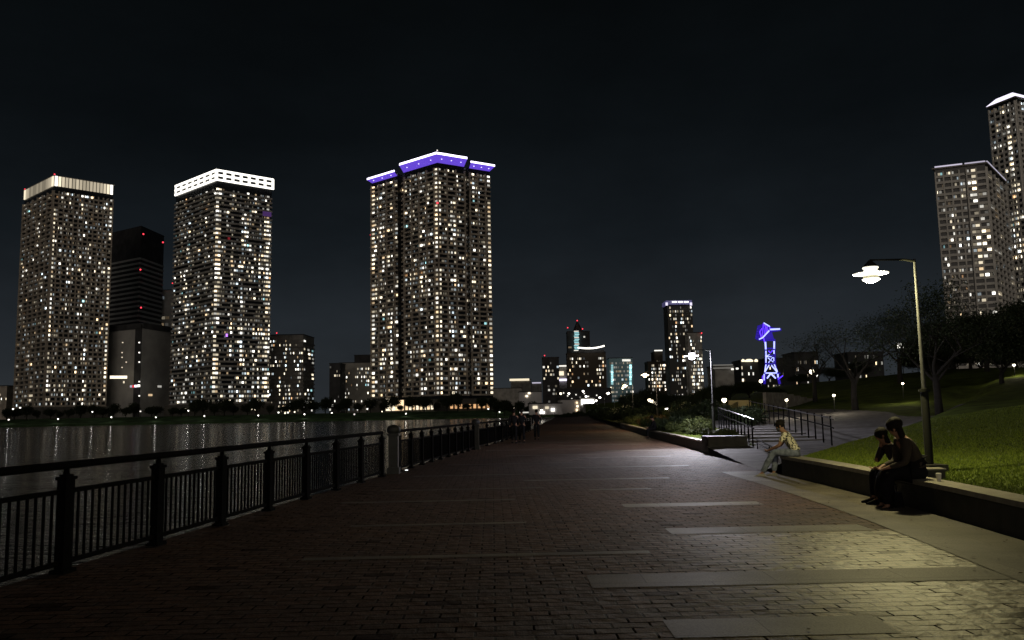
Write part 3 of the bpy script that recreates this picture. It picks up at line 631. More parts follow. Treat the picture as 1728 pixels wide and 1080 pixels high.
def canopy(pts, out, z0, rise, fh_=1.9, ends=(0, 0)):
    P = [Vector(p) for p in pts]; n = len(P); O = []
    for i in range(n):
        if i == 0: nn = face_normal(P[0], P[1]); O.append(P[0] + nn * out - (P[1] - P[0]).normalized() * ends[0])
        elif i == n - 1: nn = face_normal(P[-2], P[-1]); O.append(P[-1] + nn * out + (P[-1] - P[-2]).normalized() * ends[1])
        else:
            m = face_normal(P[i - 1], P[i]) + face_normal(P[i], P[i + 1]); O.append(P[i] + m / m.length_squared * 2 * out)
    s = MB(); f_ = MB(); top = MB()
    for i in range(n - 1):
        a, b, c, d = P[i], P[i + 1], O[i + 1], O[i]
        s.add([(a.x, a.y, z0), (b.x, b.y, z0), (c.x, c.y, z0 + rise), (d.x, d.y, z0 + rise), (a.x, a.y, z0 + .3), (b.x, b.y, z0 + .3), (c.x, c.y, z0 + rise + .3), (d.x, d.y, z0 + rise + .3)], [(0, 1, 2, 3), (4, 5, 6, 7), (0, 3, 7, 4), (1, 2, 6, 5), (0, 1, 5, 4), (3, 2, 6, 7)])
        seg_box(f_, (d.x, d.y), (c.x, c.y), face_normal((d.x, d.y), (c.x, c.y)), z0 + rise + .05, z0 + rise + fh_, -.4, .1)
        top.add([(a.x, a.y, z0 + rise + fh_ - .1), (b.x, b.y, z0 + rise + fh_ - .1), (c.x, c.y, z0 + rise + fh_ - .5), (d.x, d.y, z0 + rise + fh_ - .5)], [(0, 1, 2, 3)])
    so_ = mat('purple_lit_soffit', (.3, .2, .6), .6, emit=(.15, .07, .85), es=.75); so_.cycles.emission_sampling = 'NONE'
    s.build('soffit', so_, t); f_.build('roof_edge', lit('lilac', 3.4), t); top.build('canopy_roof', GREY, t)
    for i in range(n - 1):
        for q in range(3):
            c = P[i].lerp(P[i + 1], (q + .5) / 3); c2 = O[i].lerp(O[i + 1], (q + .5) / 3); c = c.lerp(c2, .55)
            MB().lathe([(.35, -.25), (.4, 0)], (c.x, c.y, z0 + rise * .55 - .2), 8).build('downlight', lit('lilac', 2.0), t)
canopy([lerp(L, N, .50), N, lerp(N, R_, .50)], 3.0, zt3 - .6, 4.8, 1.5, ends=(1, 1))
canopy([L, lerp(L, N, .40)], 2.8, zt3 - 1.5, 2.4, 1.3, (2.4, 0))
canopy([lerp(N, R_, .60), R_], 2.8, zt3 - 1.0, 3.2, 1.3, (0, 2.8))
for (p, q, z) in ((L, N, zt3 - 40),): beacon(t, (L[0] - 1, L[1], z), r=.7)
beacon(t, (N[0], N[1] - 1.6, zt3 - 29), r=.8)
beacon(t, (N[0], N[1], zt3 + 8), 'white', 1.5, .5)
nrm = face_normal(L, N)
for a, b, c in ((.27, .335, 'cream'), (.345, .40, 'cream'), (.41, .53, 'warm')):
    mb = MB(); seg_box(mb, lerp(L, N, a), lerp(L, N, b), nrm, ZB + 1, ZB + (9.5 if c == 'cream' else 8), 2.6, 3.2); mb.build('lobby_window', lit(c, 1.5), t)
for k in range(8):
    mb = MB(); a = .56 + .052 * k; seg_box(mb, lerp(L, N, a), lerp(L, N, a + .03), nrm, ZB + 1.2, ZB + 4.0, 2.6, 2.9); mb.build('lobby_window', lit('cream' if k % 2 else 'warm', 1.3), t)
nrm = face_normal(N, R_)
for k in range(9):
    mb = MB(); a = .16 + .085 * k; seg_box(mb, lerp(N, R_, a), lerp(N, R_, a + .045), nrm, ZB + 1.5, ZB + 4.2, 2.6, 2.9); mb.build('lobby_window', lit('amber', .9), t)

# --- generic smaller block seen face-on with one return side
def block(name, label, x0, x1, ytop, D, ybase=None, depth=18, xs=None, cols=6, fhp=3.2, prob=.2, seed=1, bmat=None, band=False, z0=None, pal=1.0, dim=.1, cat='building', skew=0.0, wf=(.35, .7), hw=1.5, beac=None, group=None, sx_cols=3):
    """front face between x0 and x1; if xs, a side face continues to xs at greater depth"""
    A = at(x0, ytop, D); z = A.z; B = at(x1, ytop, D * (1 + skew)); z0 = ZB if z0 is None else z0
    if xs is not None:
        Cc = at(xs, ytop, D * (1 + skew) + depth); poly = [(A.x, A.y), (B.x, B.y), (Cc.x, Cc.y), (Cc.x - (B.x - A.x), Cc.y + (A.y - B.y))]
        faces = [((A.x, A.y), (B.x, B.y), cols, band, 0), ((B.x, B.y), (Cc.x, Cc.y), sx_cols, band, 0)]
    else:
        poly = [(A.x, A.y), (B.x, B.y), (B.x + .02 * depth, B.y + depth), (A.x + .02 * depth, A.y + depth)]; faces = [((A.x, A.y), (B.x, B.y), cols, band, 0)]
    t = shell(name, label, cat, poly, z0, z, bmat or GREY, group)
    nf = max(1, int((z - z0 - 1.5) / fhp))
    if band: floors(t, faces, z0 + 1, fhp, nf, bmat or GREY, 1.0, .9)
    if prob: windows(t, faces, z0 + 1, fhp, nf, prob, seed, hw=hw, sill=1.1, wfrac=wf, dim=dim, strength=pal)
    MB().prism(off_poly(poly, .3), z - .01, z + .6).build('roof', DKF, t)
    if beac:
        for bx, by in beac: P = at(bx, by, D - 1); beacon(t, (P.x, P.y, P.z), r=.5 * D / 560)
    return t, faces, z
# dark office tower behind the left pair
t, fcs, z = block('office_tower', 'dark office tower with faint grey bands, rising between the two leftmost lit towers', 180, 238, 396, 700, xs=277, depth=40, cols=10, prob=.004, seed=3, bmat=DKF, dim=.0, cat='tower', skew=-.04)
A, B = fcs[0][0], fcs[0][1]; mbn = mat('office_spandrel', (.46, .47, .47), .7, var=.2, vscale=.1)
floors(t, [(fcs[0][0], fcs[0][1], 8, True, 0), (fcs[1][0], fcs[1][1], 5, True, 0)], z - 120, 4.0, 24, mbn, 1.7, .5)
for bx, by in ((242, 395), (275, 409), (237, 455), (238, 519)):
    P = at(bx, by, 662); beacon(t, (P.x, P.y, P.z), r=.8)
t, fcs, z = block('office_block', 'plain grey block with a black notch, in front of the dark office tower', 183, 240, 552, 600, xs=290, depth=30, cols=9, prob=.012, seed=4, bmat=mat('slate_panel_facade', (.36, .355, .34), .8, var=.15, vscale=.1), dim=.0, skew=-.03, sx_cols=4)
A, B = fcs[0][0], fcs[0][1]; Cc = fcs[1][1]; n0 = face_normal(A, B)
mb = MB(); seg_box(mb, lerp(A, B, .82), B, n0, ZB, z - 1, .0, .5); mb.build('notch_panel', DKF, t)
mb = MB(); seg_box(mb, lerp(A, B, .0), B, n0, z - 3.5, z + .3, .1, .9); mb.build('parapet', DKF, t)
mb = MB(); seg_box(mb, B, Cc, face_normal(B, Cc), z - 3.5, z + .3, .1, .9); mb.build('parapet', DKF, t)
for px, py, w_, c, s in [(187 + 2.9 * k, 636.5, 2.2, 'cream', 1.8) for k in range(10)] + [(221, 652, 3, 'lilac', .5), (225, 652, 3, 'red', .9), (229, 651.5, 4, 'lilac', 2.0), (234, 651, 4, 'white', 2.5)]:
    P = at(px, py, 578); mb = MB().box(P, (w_ * .42, .5, 2.0 if c == 'cream' else 1.6)); mb.build('lit_sign', lit(c, s), t)
for py in (578, 595, 611, 644, 668): P = at(235, py, 578); MB().box(P, (.9, .5, .9)).build('window', lit('white', 1.6), t)
for py, px in ((578, 207), (595, 206), (603, 206), (611, 213), (620, 206)): P = at(px, py, 580); MB().box(P, (.7, .5, .7)).build('window', lit('cream', .9), t)
block('office_block', 'slim grey office block with three lit floors beside the white-crowned tower', 272, 297, 490, 720, depth=30, cols=3, fhp=6, prob=.16, seed=9, bmat=mbn, dim=.3, wf=(.6, .9), hw=2.5, beac=[(291, 478)])
block('apartment_block', 'small lit block at the left edge of the photo', -20, 12, 652, 620, cols=9, prob=.3, seed=5, bmat=BEIGE, wf=(.2, .4))
block('apartment_block', 'low dim block half hidden left of the leftmost tower', 10, 40, 664, 640, cols=8, prob=.22, seed=6, bmat=GREY, wf=(.2, .4), pal=.5)
block('apartment_block', 'mid-rise block of white dot windows right of the white-crowned tower', 454, 512, 566, 640, xs=530, depth=30, cols=17, prob=.3, seed=7, bmat=GREY, wf=(.3, .5), beac=[(467, 562)], band=True)
block('apartment_block', 'dark narrow block with few lights between the mid-rise and the purple-roofed tower', 556, 574, 614, 620, cols=5, prob=.14, seed=8, bmat=DKF)
block('apartment_block', 'pale wide block with scattered windows left of the purple-roofed tower', 573, 634, 613, 650, cols=17, prob=.3, seed=10, bmat=mat('pale_block_facade', (.36, .35, .32), .8, var=.15, vscale=.2), wf=(.25, .5))
block('apartment_block', 'dark stepped upper storeys peeking over the pale block', 598, 640, 600, 700, cols=6, prob=.1, seed=12, bmat=DKF, z0=20)
# --- skyline right of the purple roofed tower
block('apartment_tower', 'slim dark tower with two small roof lights, left of the curved-roof tower', 915, 943, 604, 620, cols=7, fhp=2.9, prob=.3, seed=13, bmat=DKF, beac=[(919, 600)], wf=(.4, .8), cat='tower')
P = at(929, 597, 640); 
t, fcs, z = block('spire_tower', 'dark tapering tower with a strip of teal lights and a mast, behind the curved-roof tower', 957, 995, 560, 760, cols=5, prob=.05, seed=14, bmat=DKF, cat='tower', beac=[(974, 541), (958, 553), (983, 555)])
P0 = at(975, 560, 770); P1 = at(974, 542, 770); MB().tube([P0, P1], [5, .5], 6).build('mast', DKF, t)
for k in range(13):
    P = at(972.5 + (k % 3) * .5, 559 + 2.7 * k, 757); MB().box(P, (4.2, .8, .7)).build('window', lit('teal' if k % 4 else 'white', 1.0), t)
t, fcs, z = block('curved_roof_tower', 'apartment tower topped by a bright upward-curving roof line', 957, 1022, 596, 600, cols=20, fhp=2.8, prob=.38, seed=15, bmat=mat('brown_facade', (.06, .048, .035), .8), wf=(.4, .8), cat='tower', dim=.15)
mb = MB(); pts = []
for k in range(11):
    f = k / 10; pts.append(at(975 + 45 * f, 586.5 + 2.5 * math.sin(math.pi * f * .8) - 4.5 * f * f, 598))
mb.tube(pts, .55, 6).build('roof_edge', lit('white', 2.6), t)
A = at(976, 589, 602); B = at(1020, 588, 602); MB().prism([(A.x, A.y), (B.x, B.y), (B.x, B.y + 12), (A.x, A.y + 12)], z, A.z - 1).build('penthouse', DKF, t)
t, fcs, z = block('connecting_block', 'low block with a lit band and glowing panel, left of the curved-roof tower', 942, 958, 616, 640, cols=4, prob=.0, seed=16, bmat=GREY)
P = at(950, 617.5, 638); MB().box(P, (6.5, .5, 1.0)).build('lit_sign', lit('white', 1.2), t); P = at(947.5, 630, 638); MB().box(P, (3.6, .5, 3.2)).build('lit_sign', lit('cream', 1.2), t); P = at(950, 641, 638); MB().box(P, (6, .5, 1.7)).build('lit_sign', lit('lilac', 1.6), t)
TG = mat('teal_glass_facade', (.03, .06, .065), .3, emit=(.25, .5, .55), es=.05)
t, fcs, z = block('glass_office_block', 'teal-lit glass office block right of the curved-roof tower', 1028, 1067, 605, 640, cols=12, prob=.12, seed=17, bmat=TG, dim=.6, wf=(.5, .9))
for k in range(9):
    for px in (1033, 1064):
        P = at(px, 617 + 3.8 * k, 638); MB().box(P, (1.6, .5, 1.5)).build('window', lit('teal', random.choice([.6, 1.2, 2.0])), t)
for k in range(7): P = at(1051 + 2 * k, 608, 638); MB().box(P, (.7, .5, 1.6)).build('window', lit('white', 1.2), t)
block('apartment_tower', 'wide low tier of the stepped tower behind the third lamp', 1093, 1125, 611, 640, cols=11, fhp=2.7, prob=.45, seed=18, bmat=mat('brown_facade', (.06, .048, .035)), wf=(.4, .7), cat='tower')
t, fcs, z = block('apartment_tower', 'narrow top tier of the stepped tower with a lit cap, behind the third lamp', 1104, 1118, 594, 650, cols=4, prob=.3, seed=19, bmat=mat('brown_facade', (.06, .048, .035)), cat='tower', z0=20)
P = at(1111, 591.5, 648); MB().box(P, (6.4, .6, .9)).build('roof_edge', lit('white', 1.3), t)
t, fcs, z = block('apartment_tower', 'tall narrow tower with a pale purple crown behind the second lamp', 1126, 1168, 516, 600, cols=14, fhp=2.8, prob=.34, seed=20, bmat=mat('grey_dark_facade', (.07, .07, .068), .8), wf=(.35, .7), cat='tower', dim=.15)
A = at(1124, 516, 598); B = at(1168, 516, 598)
MB().prism([(A.x, A.y), (B.x, B.y), (B.x, B.y + 16), (A.x, A.y + 16)], z + .7, z + 3.6).build('crown', mat('violet_crown', (.2, .2, .35), .7, emit=(.35, .32, .8), es=.14), t)
for k in range(3): P = at(1138 + 10 * k, 509.5, 597); MB().box(P, (3.4, .4, .9)).build('crown_light', lit('white', 2.4), t)
for px in (1125, 1166): P = at(px, 513, 597); MB().box(P, (1.6, .4, 2.2)).build('crown_light', lit('lilac', 1.1), t)
block('apartment_tower', 'shorter grey tower joined on the right of the purple-crowned tower', 1160, 1184, 562, 590, cols=11, fhp=2.6, prob=.36, seed=21, bmat=GREY, wf=(.35, .6), cat='tower', beac=[(1184, 562)])
t, fcs, z = block('round_hall', 'dim low hall with pale horizontal bands right of the second lamp pole', 1206, 1238, 618, 420, cols=6, prob=0, seed=22, bmat=GREY)
for k in range(2): P = at(1220, 616 + 5 * k, 418); MB().box(P, (10, .5, .5)).build('lit_band', lit('white', .15), t)
for px, py in ((1236, 623), (1244, 622)): P = at(px, py, 418); MB().box(P, (1.2, .5, .9)).build('window', lit('white', 1.3), t)
t, fcs, z = block('arched_building', 'small building with three arched cream lights left of the blue crane', 1250, 1279, 609, 420, cols=8, prob=.18, seed=24, bmat=DKF)
for px, wd_ in ((1254, 1.6), (1264, 4.0), (1276, 1.6)): P = at(px, 609, 418); MB().box(P, (wd_, .5, .9)).lathe([(wd_ * .5, .3), (wd_ * .25, .9)], P, 10).build('window', lit('cream', 1.5), t)
block('apartment_block', 'dark low block with a few lights right of the blue crane', 1340, 1380, 596, 380, cols=9, prob=.2, seed=25, bmat=DKF, wf=(.2, .4))
block('apartment_block', 'dark low block glimpsed through the bare tree', 1430, 1490, 596, 400, cols=10, prob=.12, seed=26, bmat=DKF, wf=(.2, .4))
block('apartment_block', 'dark narrow block with stray lights just left of the crane', 1292, 1328, 606, 430, cols=8, prob=.16, seed=27, bmat=DKF, wf=(.2, .4))
# low buildings at the head of the promenade
def low(name, label, x0, x1, y0, y1, D, m, extra=(), cat='building'):
    A = at(x0, y0, D); B = at(x1, y0, D); z1 = A.z; z0 = min(0.2, at(x0, y1, D).z)
    t = thing(name, label, cat, ((A.x + B.x) / 2, D, z0))
    MB().prism([(A.x, A.y), (B.x, B.y), (B.x, D + 20), (A.x, D + 20)], z0, z1).build('building_body', m, t)
    MB().prism([(A.x - .3, A.y - .3), (B.x + .3, B.y - .3), (B.x + .3, D + 20.3), (A.x - .3, D + 20.3)], z1 + .01, z1 + .45).build('roof', DKF, t)
    for (a, b, c, d, col, s) in extra:
        P = at((a + c) / 2, (b + d) / 2, D - .4); k = D / F; MB().box(P, ((c - a) * k, .3, (d - b) * k)).build('window', lit(col, s), t)
    return t
PALE = mat('pale_metal_siding', (.52, .51, .52), .7, var=.1, vscale=.2)
low('warehouse', 'long dim grey warehouse left of the promenade end', 832, 880, 656, 694, 560, GREY)
low('warehouse', 'pale boxy warehouse with two floodlights on its roof edge', 876, 914, 662, 690, 470, PALE, [(887, 667, 891, 670, 'cream', 2), (891, 662, 895, 665, 'cream', 2)])
low('lit_roof_hall', 'hall with a long glowing cream roof strip left of the slim dark tower', 862, 896, 641, 662, 700, GREY, [(860, 639, 893, 642.5, 'cream', 1.0)])
low('lit_roof_hall', 'hall with bluish roof lights just left of the slim dark tower', 897, 914, 647, 664, 720, GREY, [(898, 645, 913, 647, 'lilac', .6)])
low('station_building', 'low flat building with bright windows at the end of the promenade', 893, 948, 682, 698, 330, PALE, [(899, 685, 907, 690, 'cream', 1.0), (920, 686, 926, 690, 'cream', .8), (911, 694, 919, 698, 'white', 2.4), (877, 695, 892, 697, 'white', .7), (930, 689, 936, 694, 'white', 2.4)])
low('warehouse', 'grey warehouse behind the promenade end with small lights up its corner', 946, 978, 675, 698, 350, PALE, [(972, 678, 975, 681, 'warm', 2), (973, 684, 976, 687, 'cream', 2.4), (972, 690, 975, 694, 'warm', 2.4)])
low('lit_office_building', 'low building with a broad brilliant white window over the promenade end', 978, 1004, 672, 698, 380, GREY, [(981, 674, 1002, 683, 'white', 3.2)])
low('shopfront_building', 'low building with a teal-lit shopfront at the promenade end', 992, 1064, 683, 699, 300, GREY, [(998, 693, 1018, 697, 'teal', 2.2), (1041, 684, 1063, 690, 'white', 2.6), (1030, 692, 1036, 696, 'white', 2.6)])
low('office_block', 'dark block with small windows behind the pale warehouses', 942, 1032, 657, 690, 520, DKF, [(905 + random.random() * 120 if False else 950 + 7 * k, 662 + (k * 5) % 12, 952 + 7 * k, 664 + (k * 5) % 12, 'white', 1.2) for k in range(9)])
low('roadside_building', 'building with a bright slanting white light beyond the dark trees', 1126, 1150, 670, 684, 200, DKF, [(1129, 672, 1138, 676, 'white', 3)])
GT = 'street lights around the head of the promenade'
for i, (px, py, Yd, wh) in enumerate([(867, 688, 380, 'leftmost'), (882, 682, 400, 'above the low station building'), (906, 683, 390, 'over the station building roof'), (946, 664, 420, 'above the grey warehouse'), (989, 669, 330, 'square and large, above the broad white window'), (1006, 676, 260, 'right of the broad white window'), (1051, 655, 240, 'largest, beside the teal glass block'), (984, 660, 450, 'small, under the curved-roof tower'), (960, 664, 430, 'small, beside the warehouse lamp'), (914, 692, 330, 'low, at the station front'), (994, 695, 240, 'low, left of the teal shopfront'), (1034, 694, 240, 'low, right of the teal shopfront')]):
    ball_lamp(px, py, Yd, Yd * 1.9 / 1380, 'white' if i % 3 else 'cream', 5, at(px, py, Yd).z - .2 if at(px, py, Yd).z > 1 else .8, 0, 'small street light %s' % wh, 'street light', 'street_light', GT)

# --- the two towers on the right
def right_tower(name, label, Lp, Np, Rp, D, z0, seed, cols, prob, nfmax=60, fh=3.3, tilt=0):
    L, N, R_, Bk, zz = corners(Lp, Np, Rp, D)
    t = shell(name, label, 'tower', [L, N, R_, Bk], z0, zz - .8, GL)
    nf = int((zz - z0 - 4) / fh); faces = [(L, lerp(L, N, .58), cols[0], True, 3), (lerp(L, N, .62), N, cols[1], True, 2), (N, R_, cols[2], True, 1)]
    floors(t, faces, zz - 2.5 - nf * fh, fh, nf, PALEF, 1.35, .9, pier_mat=PALEF)
    windows(t, faces, zz - 2.5 - nf * fh, fh, nf, prob, seed, hw=1.5, sill=1.4, dim=.25, strength=1.3, wfrac=(.5, .95), cols={1: {1: 1.6}}, special={(1, 1), (1, 2)})
    MB().prism(off_poly([L, N, R_, Bk], 1.1), zz - .79, zz).build('roof', GREY, t)
    return t, L, N, R_, zz
PALEF = mat('pale_tiled_balconies', (.74, .72, .67), .8, var=.15, vscale=.3)
t, L, N, R_, zz = right_tower('apartment_tower', 'pale balconied high-rise on the right, partly behind trees, shorter of the two there', (1577, 284), (1662, 274), (1694, 306), 420, 2, 41, (11, 4, 5), [.10, .26, .04])
mb = MB(); seg_box(mb, L, lerp(L, N, .55), face_normal(L, N), zz, zz + .7, .5, 1.2); mb.build('roof_edge', lit('lilac', .7), t)
mb = MB(); seg_box(mb, lerp(L, N, .6), N, face_normal(L, N), zz, zz + .7, .5, 1.2); seg_box(mb, N, R_, face_normal(N, R_), zz, zz + .7, .5, 1.2); mb.build('roof_edge', lit('lilac', .5), t)
t, L, N, R_, zz = right_tower('apartment_tower', 'taller dark high-rise cut off by the right edge, with a bright sloping roof rim', (1669, 180), (1712, 163), (1765, 176), 470, 2, 42, (8, 4, 8), [.16, .3, .15])
Bk = (L[0] + R_[0] - N[0], L[1] + R_[1] - N[1]); mb = MB(); q0 = off_poly([L, N, R_, Bk], 1.2); q1 = off_poly([L, N, R_, Bk], -3.0)
mb.add([(p[0], p[1], zz + .1) for p in q0] + [(p[0], p[1], zz + 4.2) for p in q1], [(0, 1, 2, 3), (7, 6, 5, 4)] + [(i, (i + 1) % 4, (i + 1) % 4 + 4, i + 4) for i in range(4)])
mb.build('roof_edge', lit('lilac', 1.5), t)
# lit sign board and T lamp seen through the trees
P = at(1522, 583, 150); t = thing('lit_signboard', 'small brilliant white signboard shining through the bare tree', 'sign', (P.x, P.y, 1))
MB().box(P, (1.9, .2, 1.0)).build('sign_face', lit('white', 3.2), t); MB().tube([(P.x, P.y + .2, 1), (P.x, P.y + .2, P.z)], .08, 6).build('post', DARKM, t)
ball_lamp(1546, 580, 140, .2, 'cream', 4, 5, 0, 'small cream lamp right of the white signboard', 'lamp', 'globe_lamp')
P = at(1614, 583, 90); t = thing('wide_head_lamp', 'lamp with a wide flat T-shaped glowing head behind the closest lamp pole', 'street lamp', (P.x, P.y, 2.5))
MB().tube([(P.x, P.y, 2.5), (P.x, P.y, P.z - .2)], .05, 6).build('pole', DARKM, t); MB().lathe([(.1, -.45), (.14, -.1), (.5, .05), (.5, .12)], P, 12).build('lamp_shade', lit('white', 3), t)
P = at(1587, 603, 95); t = thing('kiosk', 'small kiosk with a faint warm window on the slope behind the closest lamp', 'kiosk', (P.x, P.y, zt(P.x, P.y)))
MB().box((P.x, P.y + 1.2, P.z - 1.0), (2.6, 2.2, 3.0)).build('kiosk_body', DKF, t); MB().box((P.x, P.y + 1.2, P.z + .58), (3.0, 2.6, .14)).build('roof', DKF, t); MB().box((P.x, P.y + .05, P.z), (.7, .1, .35)).build('window', lit('warm', .8), t)

# --- blue lit harbour crane
D = 150; k = D / F
def C(px, py, dy=0): return at(px, py, D + dy)
cb = C(1302, 645); t = thing('harbour_crane', 'old harbour crane outlined in blue and white light tubes', 'crane', (cb.x, cb.y, cb.z))
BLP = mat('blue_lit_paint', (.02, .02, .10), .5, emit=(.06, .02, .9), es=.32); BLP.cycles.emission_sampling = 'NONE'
BT = mat('deep_blue_tube', (.1, .1, .5), .4, emit=(.10, .03, 1), es=2.0); BT.cycles.emission_sampling = 'NONE'
WT = mat('white_blue_tube', (.6, .6, .9), .4, emit=(.40, .46, 1), es=1.7); WT.cycles.emission_sampling = 'NONE'
for sx_, dy in ((-1, 0), (1, 0), (-1, 5), (1, 5)):
    xs_ = (1290, 1292.5, 1292) if sx_ < 0 else (1316, 1307.5, 1306.5)
    mb = MB().tube([C(xs_[0], 648, dy), C(xs_[1], 614, dy), C(xs_[2], 572, dy)], [.24, .2, .2], 6); mb.build('leg', BLP, t)
for a, b in (((1290, 630), (1316, 630)), ((1292.5, 614), (1307.5, 614)), ((1292, 600), (1307, 600)), ((1292, 588), (1307, 588)), ((1292, 574), (1307, 574))):
    for dy in (0, 5): MB().tube([C(*a, dy), C(*b, dy)], .14, 6).build('cross_beam', BLP, t)
    MB().tube([C(*a), C(*a, 5)], .12, 6).build('side_beam', BLP, t); MB().tube([C(*b), C(*b, 5)], .12, 6).build('side_beam', BLP, t)
TU = [((1291.5, 577), (1292.3, 589.5), 1.5), ((1306.6, 576), (1306.4, 588.5), 1.5), ((1292.5, 592), (1292.6, 612), 1.2), ((1306, 591), (1306.3, 597), 1.2), ((1305.5, 603), (1306, 609), 1), ((1292.6, 615), (1290.5, 628), 1.1), ((1298, 616), (1290.5, 628), 1.0), ((1301.5, 616), (1311.5, 628), 1.1), ((1306.5, 615), (1311.8, 627), 1), ((1292, 629.6), (1311, 629.3), 1.1), ((1300, 631), (1294.5, 638.5), 1.3), ((1301.5, 631), (1309, 638.5), 1.3), ((1289.5, 631), (1289.3, 642), 1), ((1312.6, 631), (1313, 637), 1.2),
      ((1293, 602), (1302, 602), .8), ((1294, 601), (1298.5, 598), .8), ((1296, 604), (1305, 611), .8), ((1304, 603), (1297, 612), .8), ((1288.8, 544.8), (1299, 551), 1.0), ((1300, 556), (1316, 555.2), 1.6), ((1281, 572.5), (1287, 569.8), 1.2), ((1287, 569.8), (1298, 558), 1.2)]
for a, b, s in TU: MB().tube([C(*a, -.35), C(*b, -.35)], .10 * s, 6).build('light_tube', WT, t)
for a, b in [((1288.5, 545), (1286, 569)), ((1282, 560), (1286, 554)), ((1282, 560), (1285, 570)), ((1299, 551), (1298.5, 558)), ((1297, 592), (1300, 595.5)), ((1300, 595.5), (1304, 591)), ((1288.5, 570), (1290.5, 578)), ((1290, 548), (1296, 558)), ((1292, 548), (1290, 566)), ((1295, 550), (1293, 562)), ((1313, 640), (1321, 634)), ((1287, 634), (1286, 644))]: MB().tube([C(*a, -.3), C(*b, -.3)], .09, 6).build('light_tube', BT, t)
mb = MB(); q = [C(1289, 546, 1), C(1300, 552, 1), C(1306, 572, 1), C(1291, 572, 1), C(1285, 568, 1)]; q2 = [p + Vector((0, 4, 0)) for p in q]; n = 5
mb.add(q + q2, [tuple(range(5)), tuple(range(9, 4, -1))] + [(i, (i + 1) % 5, (i + 1) % 5 + 5, i + 5) for i in range(5)]); mb.build('cab', BLP, t)
MB().tube([C(1298, 557, 1), C(1318, 556, 1)], [.5, .25], 6).tube([C(1296, 553, 1), C(1308, 556, 1)], .3, 6).build('jib', BLP, t)
point(C(1302, 620, -4), 260, (.12, .04, 1), .6, t)

# ------------------------------------------------------------ stairs and railings to the park
STEP = mat('pale_step_stone', (.17, .165, .17), .7, .4, var=.2, vscale=4, bump=.3, bscale=30)
mb = MB()
for k in range(7):
    Y0 = 30.0 + k * 1.5; z = .16 + .085 * k * 1.5 / 1.5
    xl = 8.35 + .13 * (Y0 - 28); xr = 11.2 + .12 * (Y0 - 28)
    zz_ = max(zt((xl + xr) / 2, Y0 + .6), 0) + .06
    mb.box(((xl + xr) / 2, Y0 + .6, zz_ - .1), (xr - xl, .42, .2))
tg = mb.build('stairs', STEP); tag(tg, 'shallow pale stone steps climbing between two black railings', 'stairs')
RAILM = mat('brushed_rail_steel', (.10, .10, .105), .35, .5, metal=.6)
def stair_rail(label, P0, P1, n, h, zf=None, tops=2):
    P0 = Vector(P0); P1 = Vector(P1); t = thing('stair_railing', label, 'railing', P0, group='railings beside the park steps')
    pts = []
    for i in range(n + 1):
        p = P0.lerp(P1, i / n); z = zt(p.x, p.y); pts.append(Vector((p.x, p.y, z)))
    # straight line fit for the rails
    za, zb_ = pts[0].z, pts[-1].z
    for i, p in enumerate(pts):
        zr = za + (zb_ - za) * i / n; MB().tube([(p.x, p.y, p.z - .05), (p.x, p.y, zr + h + .06)], .028, 6).build('post', IRON, t)
    d = (P1 - P0).normalized() * .35
    for q in range(tops):
        hh = h - q * .3
        MB().tube([(P0.x - d.x, P0.y - d.y, za + hh - .04), (P0.x, P0.y, za + hh), (P1.x, P1.y, zb_ + hh)], .024, 6).build('handrail', RAILM if q == 0 else IRON, t)
    return t
stair_rail('black stair railing beside the dark planter block', (8.25, 28.6, 0), (9.5, 38.2, 0), 11, .98)
stair_rail('black stair railing standing right behind the seated man', (10.9, 28.4, 0), (12.9, 45, 0), 15, .95)
# handrail lying low by the opening (bright sloping rail in front of the steps)
t = thing('low_rail', 'low sloping double rail running from the steps down to the seated man', 'railing', (8.2, 27.6, 0))
MB().tube([(8.15, 27.8, .52), (7.9, 26.4, .50), (6.85, 20.9, .42)], .022, 6).build('upper_rail', IRON, t); MB().tube([(8.15, 27.8, .40), (6.85, 20.9, .30)], .018, 6).build('lower_rail', IRON, t)
for f in (0.02, .5, .97): P = Vector((8.15, 27.8, 0)).lerp(Vector((6.85, 20.9, 0)), f); MB().tube([(P.x, P.y, 0), (P.x, P.y, .5 - .1 * f)], .02, 6).build('post', IRON, t)
# yellow-lit shelter past the rails
P = at(1246, 686, 70); t = thing('shelter', 'small shelter wall washed in yellow light above the steps', 'shelter', (P.x, P.y, zt(P.x, P.y)))
YW = mat('ochre_plaster', (.50, .42, .20), .8, var=.1, vscale=1)
A = at(1229, 690, 66); B = at(1243, 678, 72); Cc = at(1262, 680, 84); z0 = 1.0
MB().add([(A.x, A.y, z0), (B.x, B.y, z0), (B.x, B.y, at(1243, 678, 72).z), (A.x, A.y, at(1229, 686, 66).z), (A.x + .2, A.y + .3, z0), (B.x + .2, B.y + .3, z0), (B.x + .2, B.y + .3, B.z), (A.x + .2, A.y + .3, at(1229, 686, 66).z)], [(0, 1, 2, 3), (7, 6, 5, 4), (0, 3, 7, 4), (3, 2, 6, 7), (1, 2, 6, 5), (0, 1, 5, 4)]).build('sloping_wall', YW, t)
MB().box((P.x + 1.2, 74, 1.45), (2.0, .3, 1.6), .1).build('back_wall', YW, t)
point(at(1236, 676, 64), 170, (1, .8, .4), .15, t)
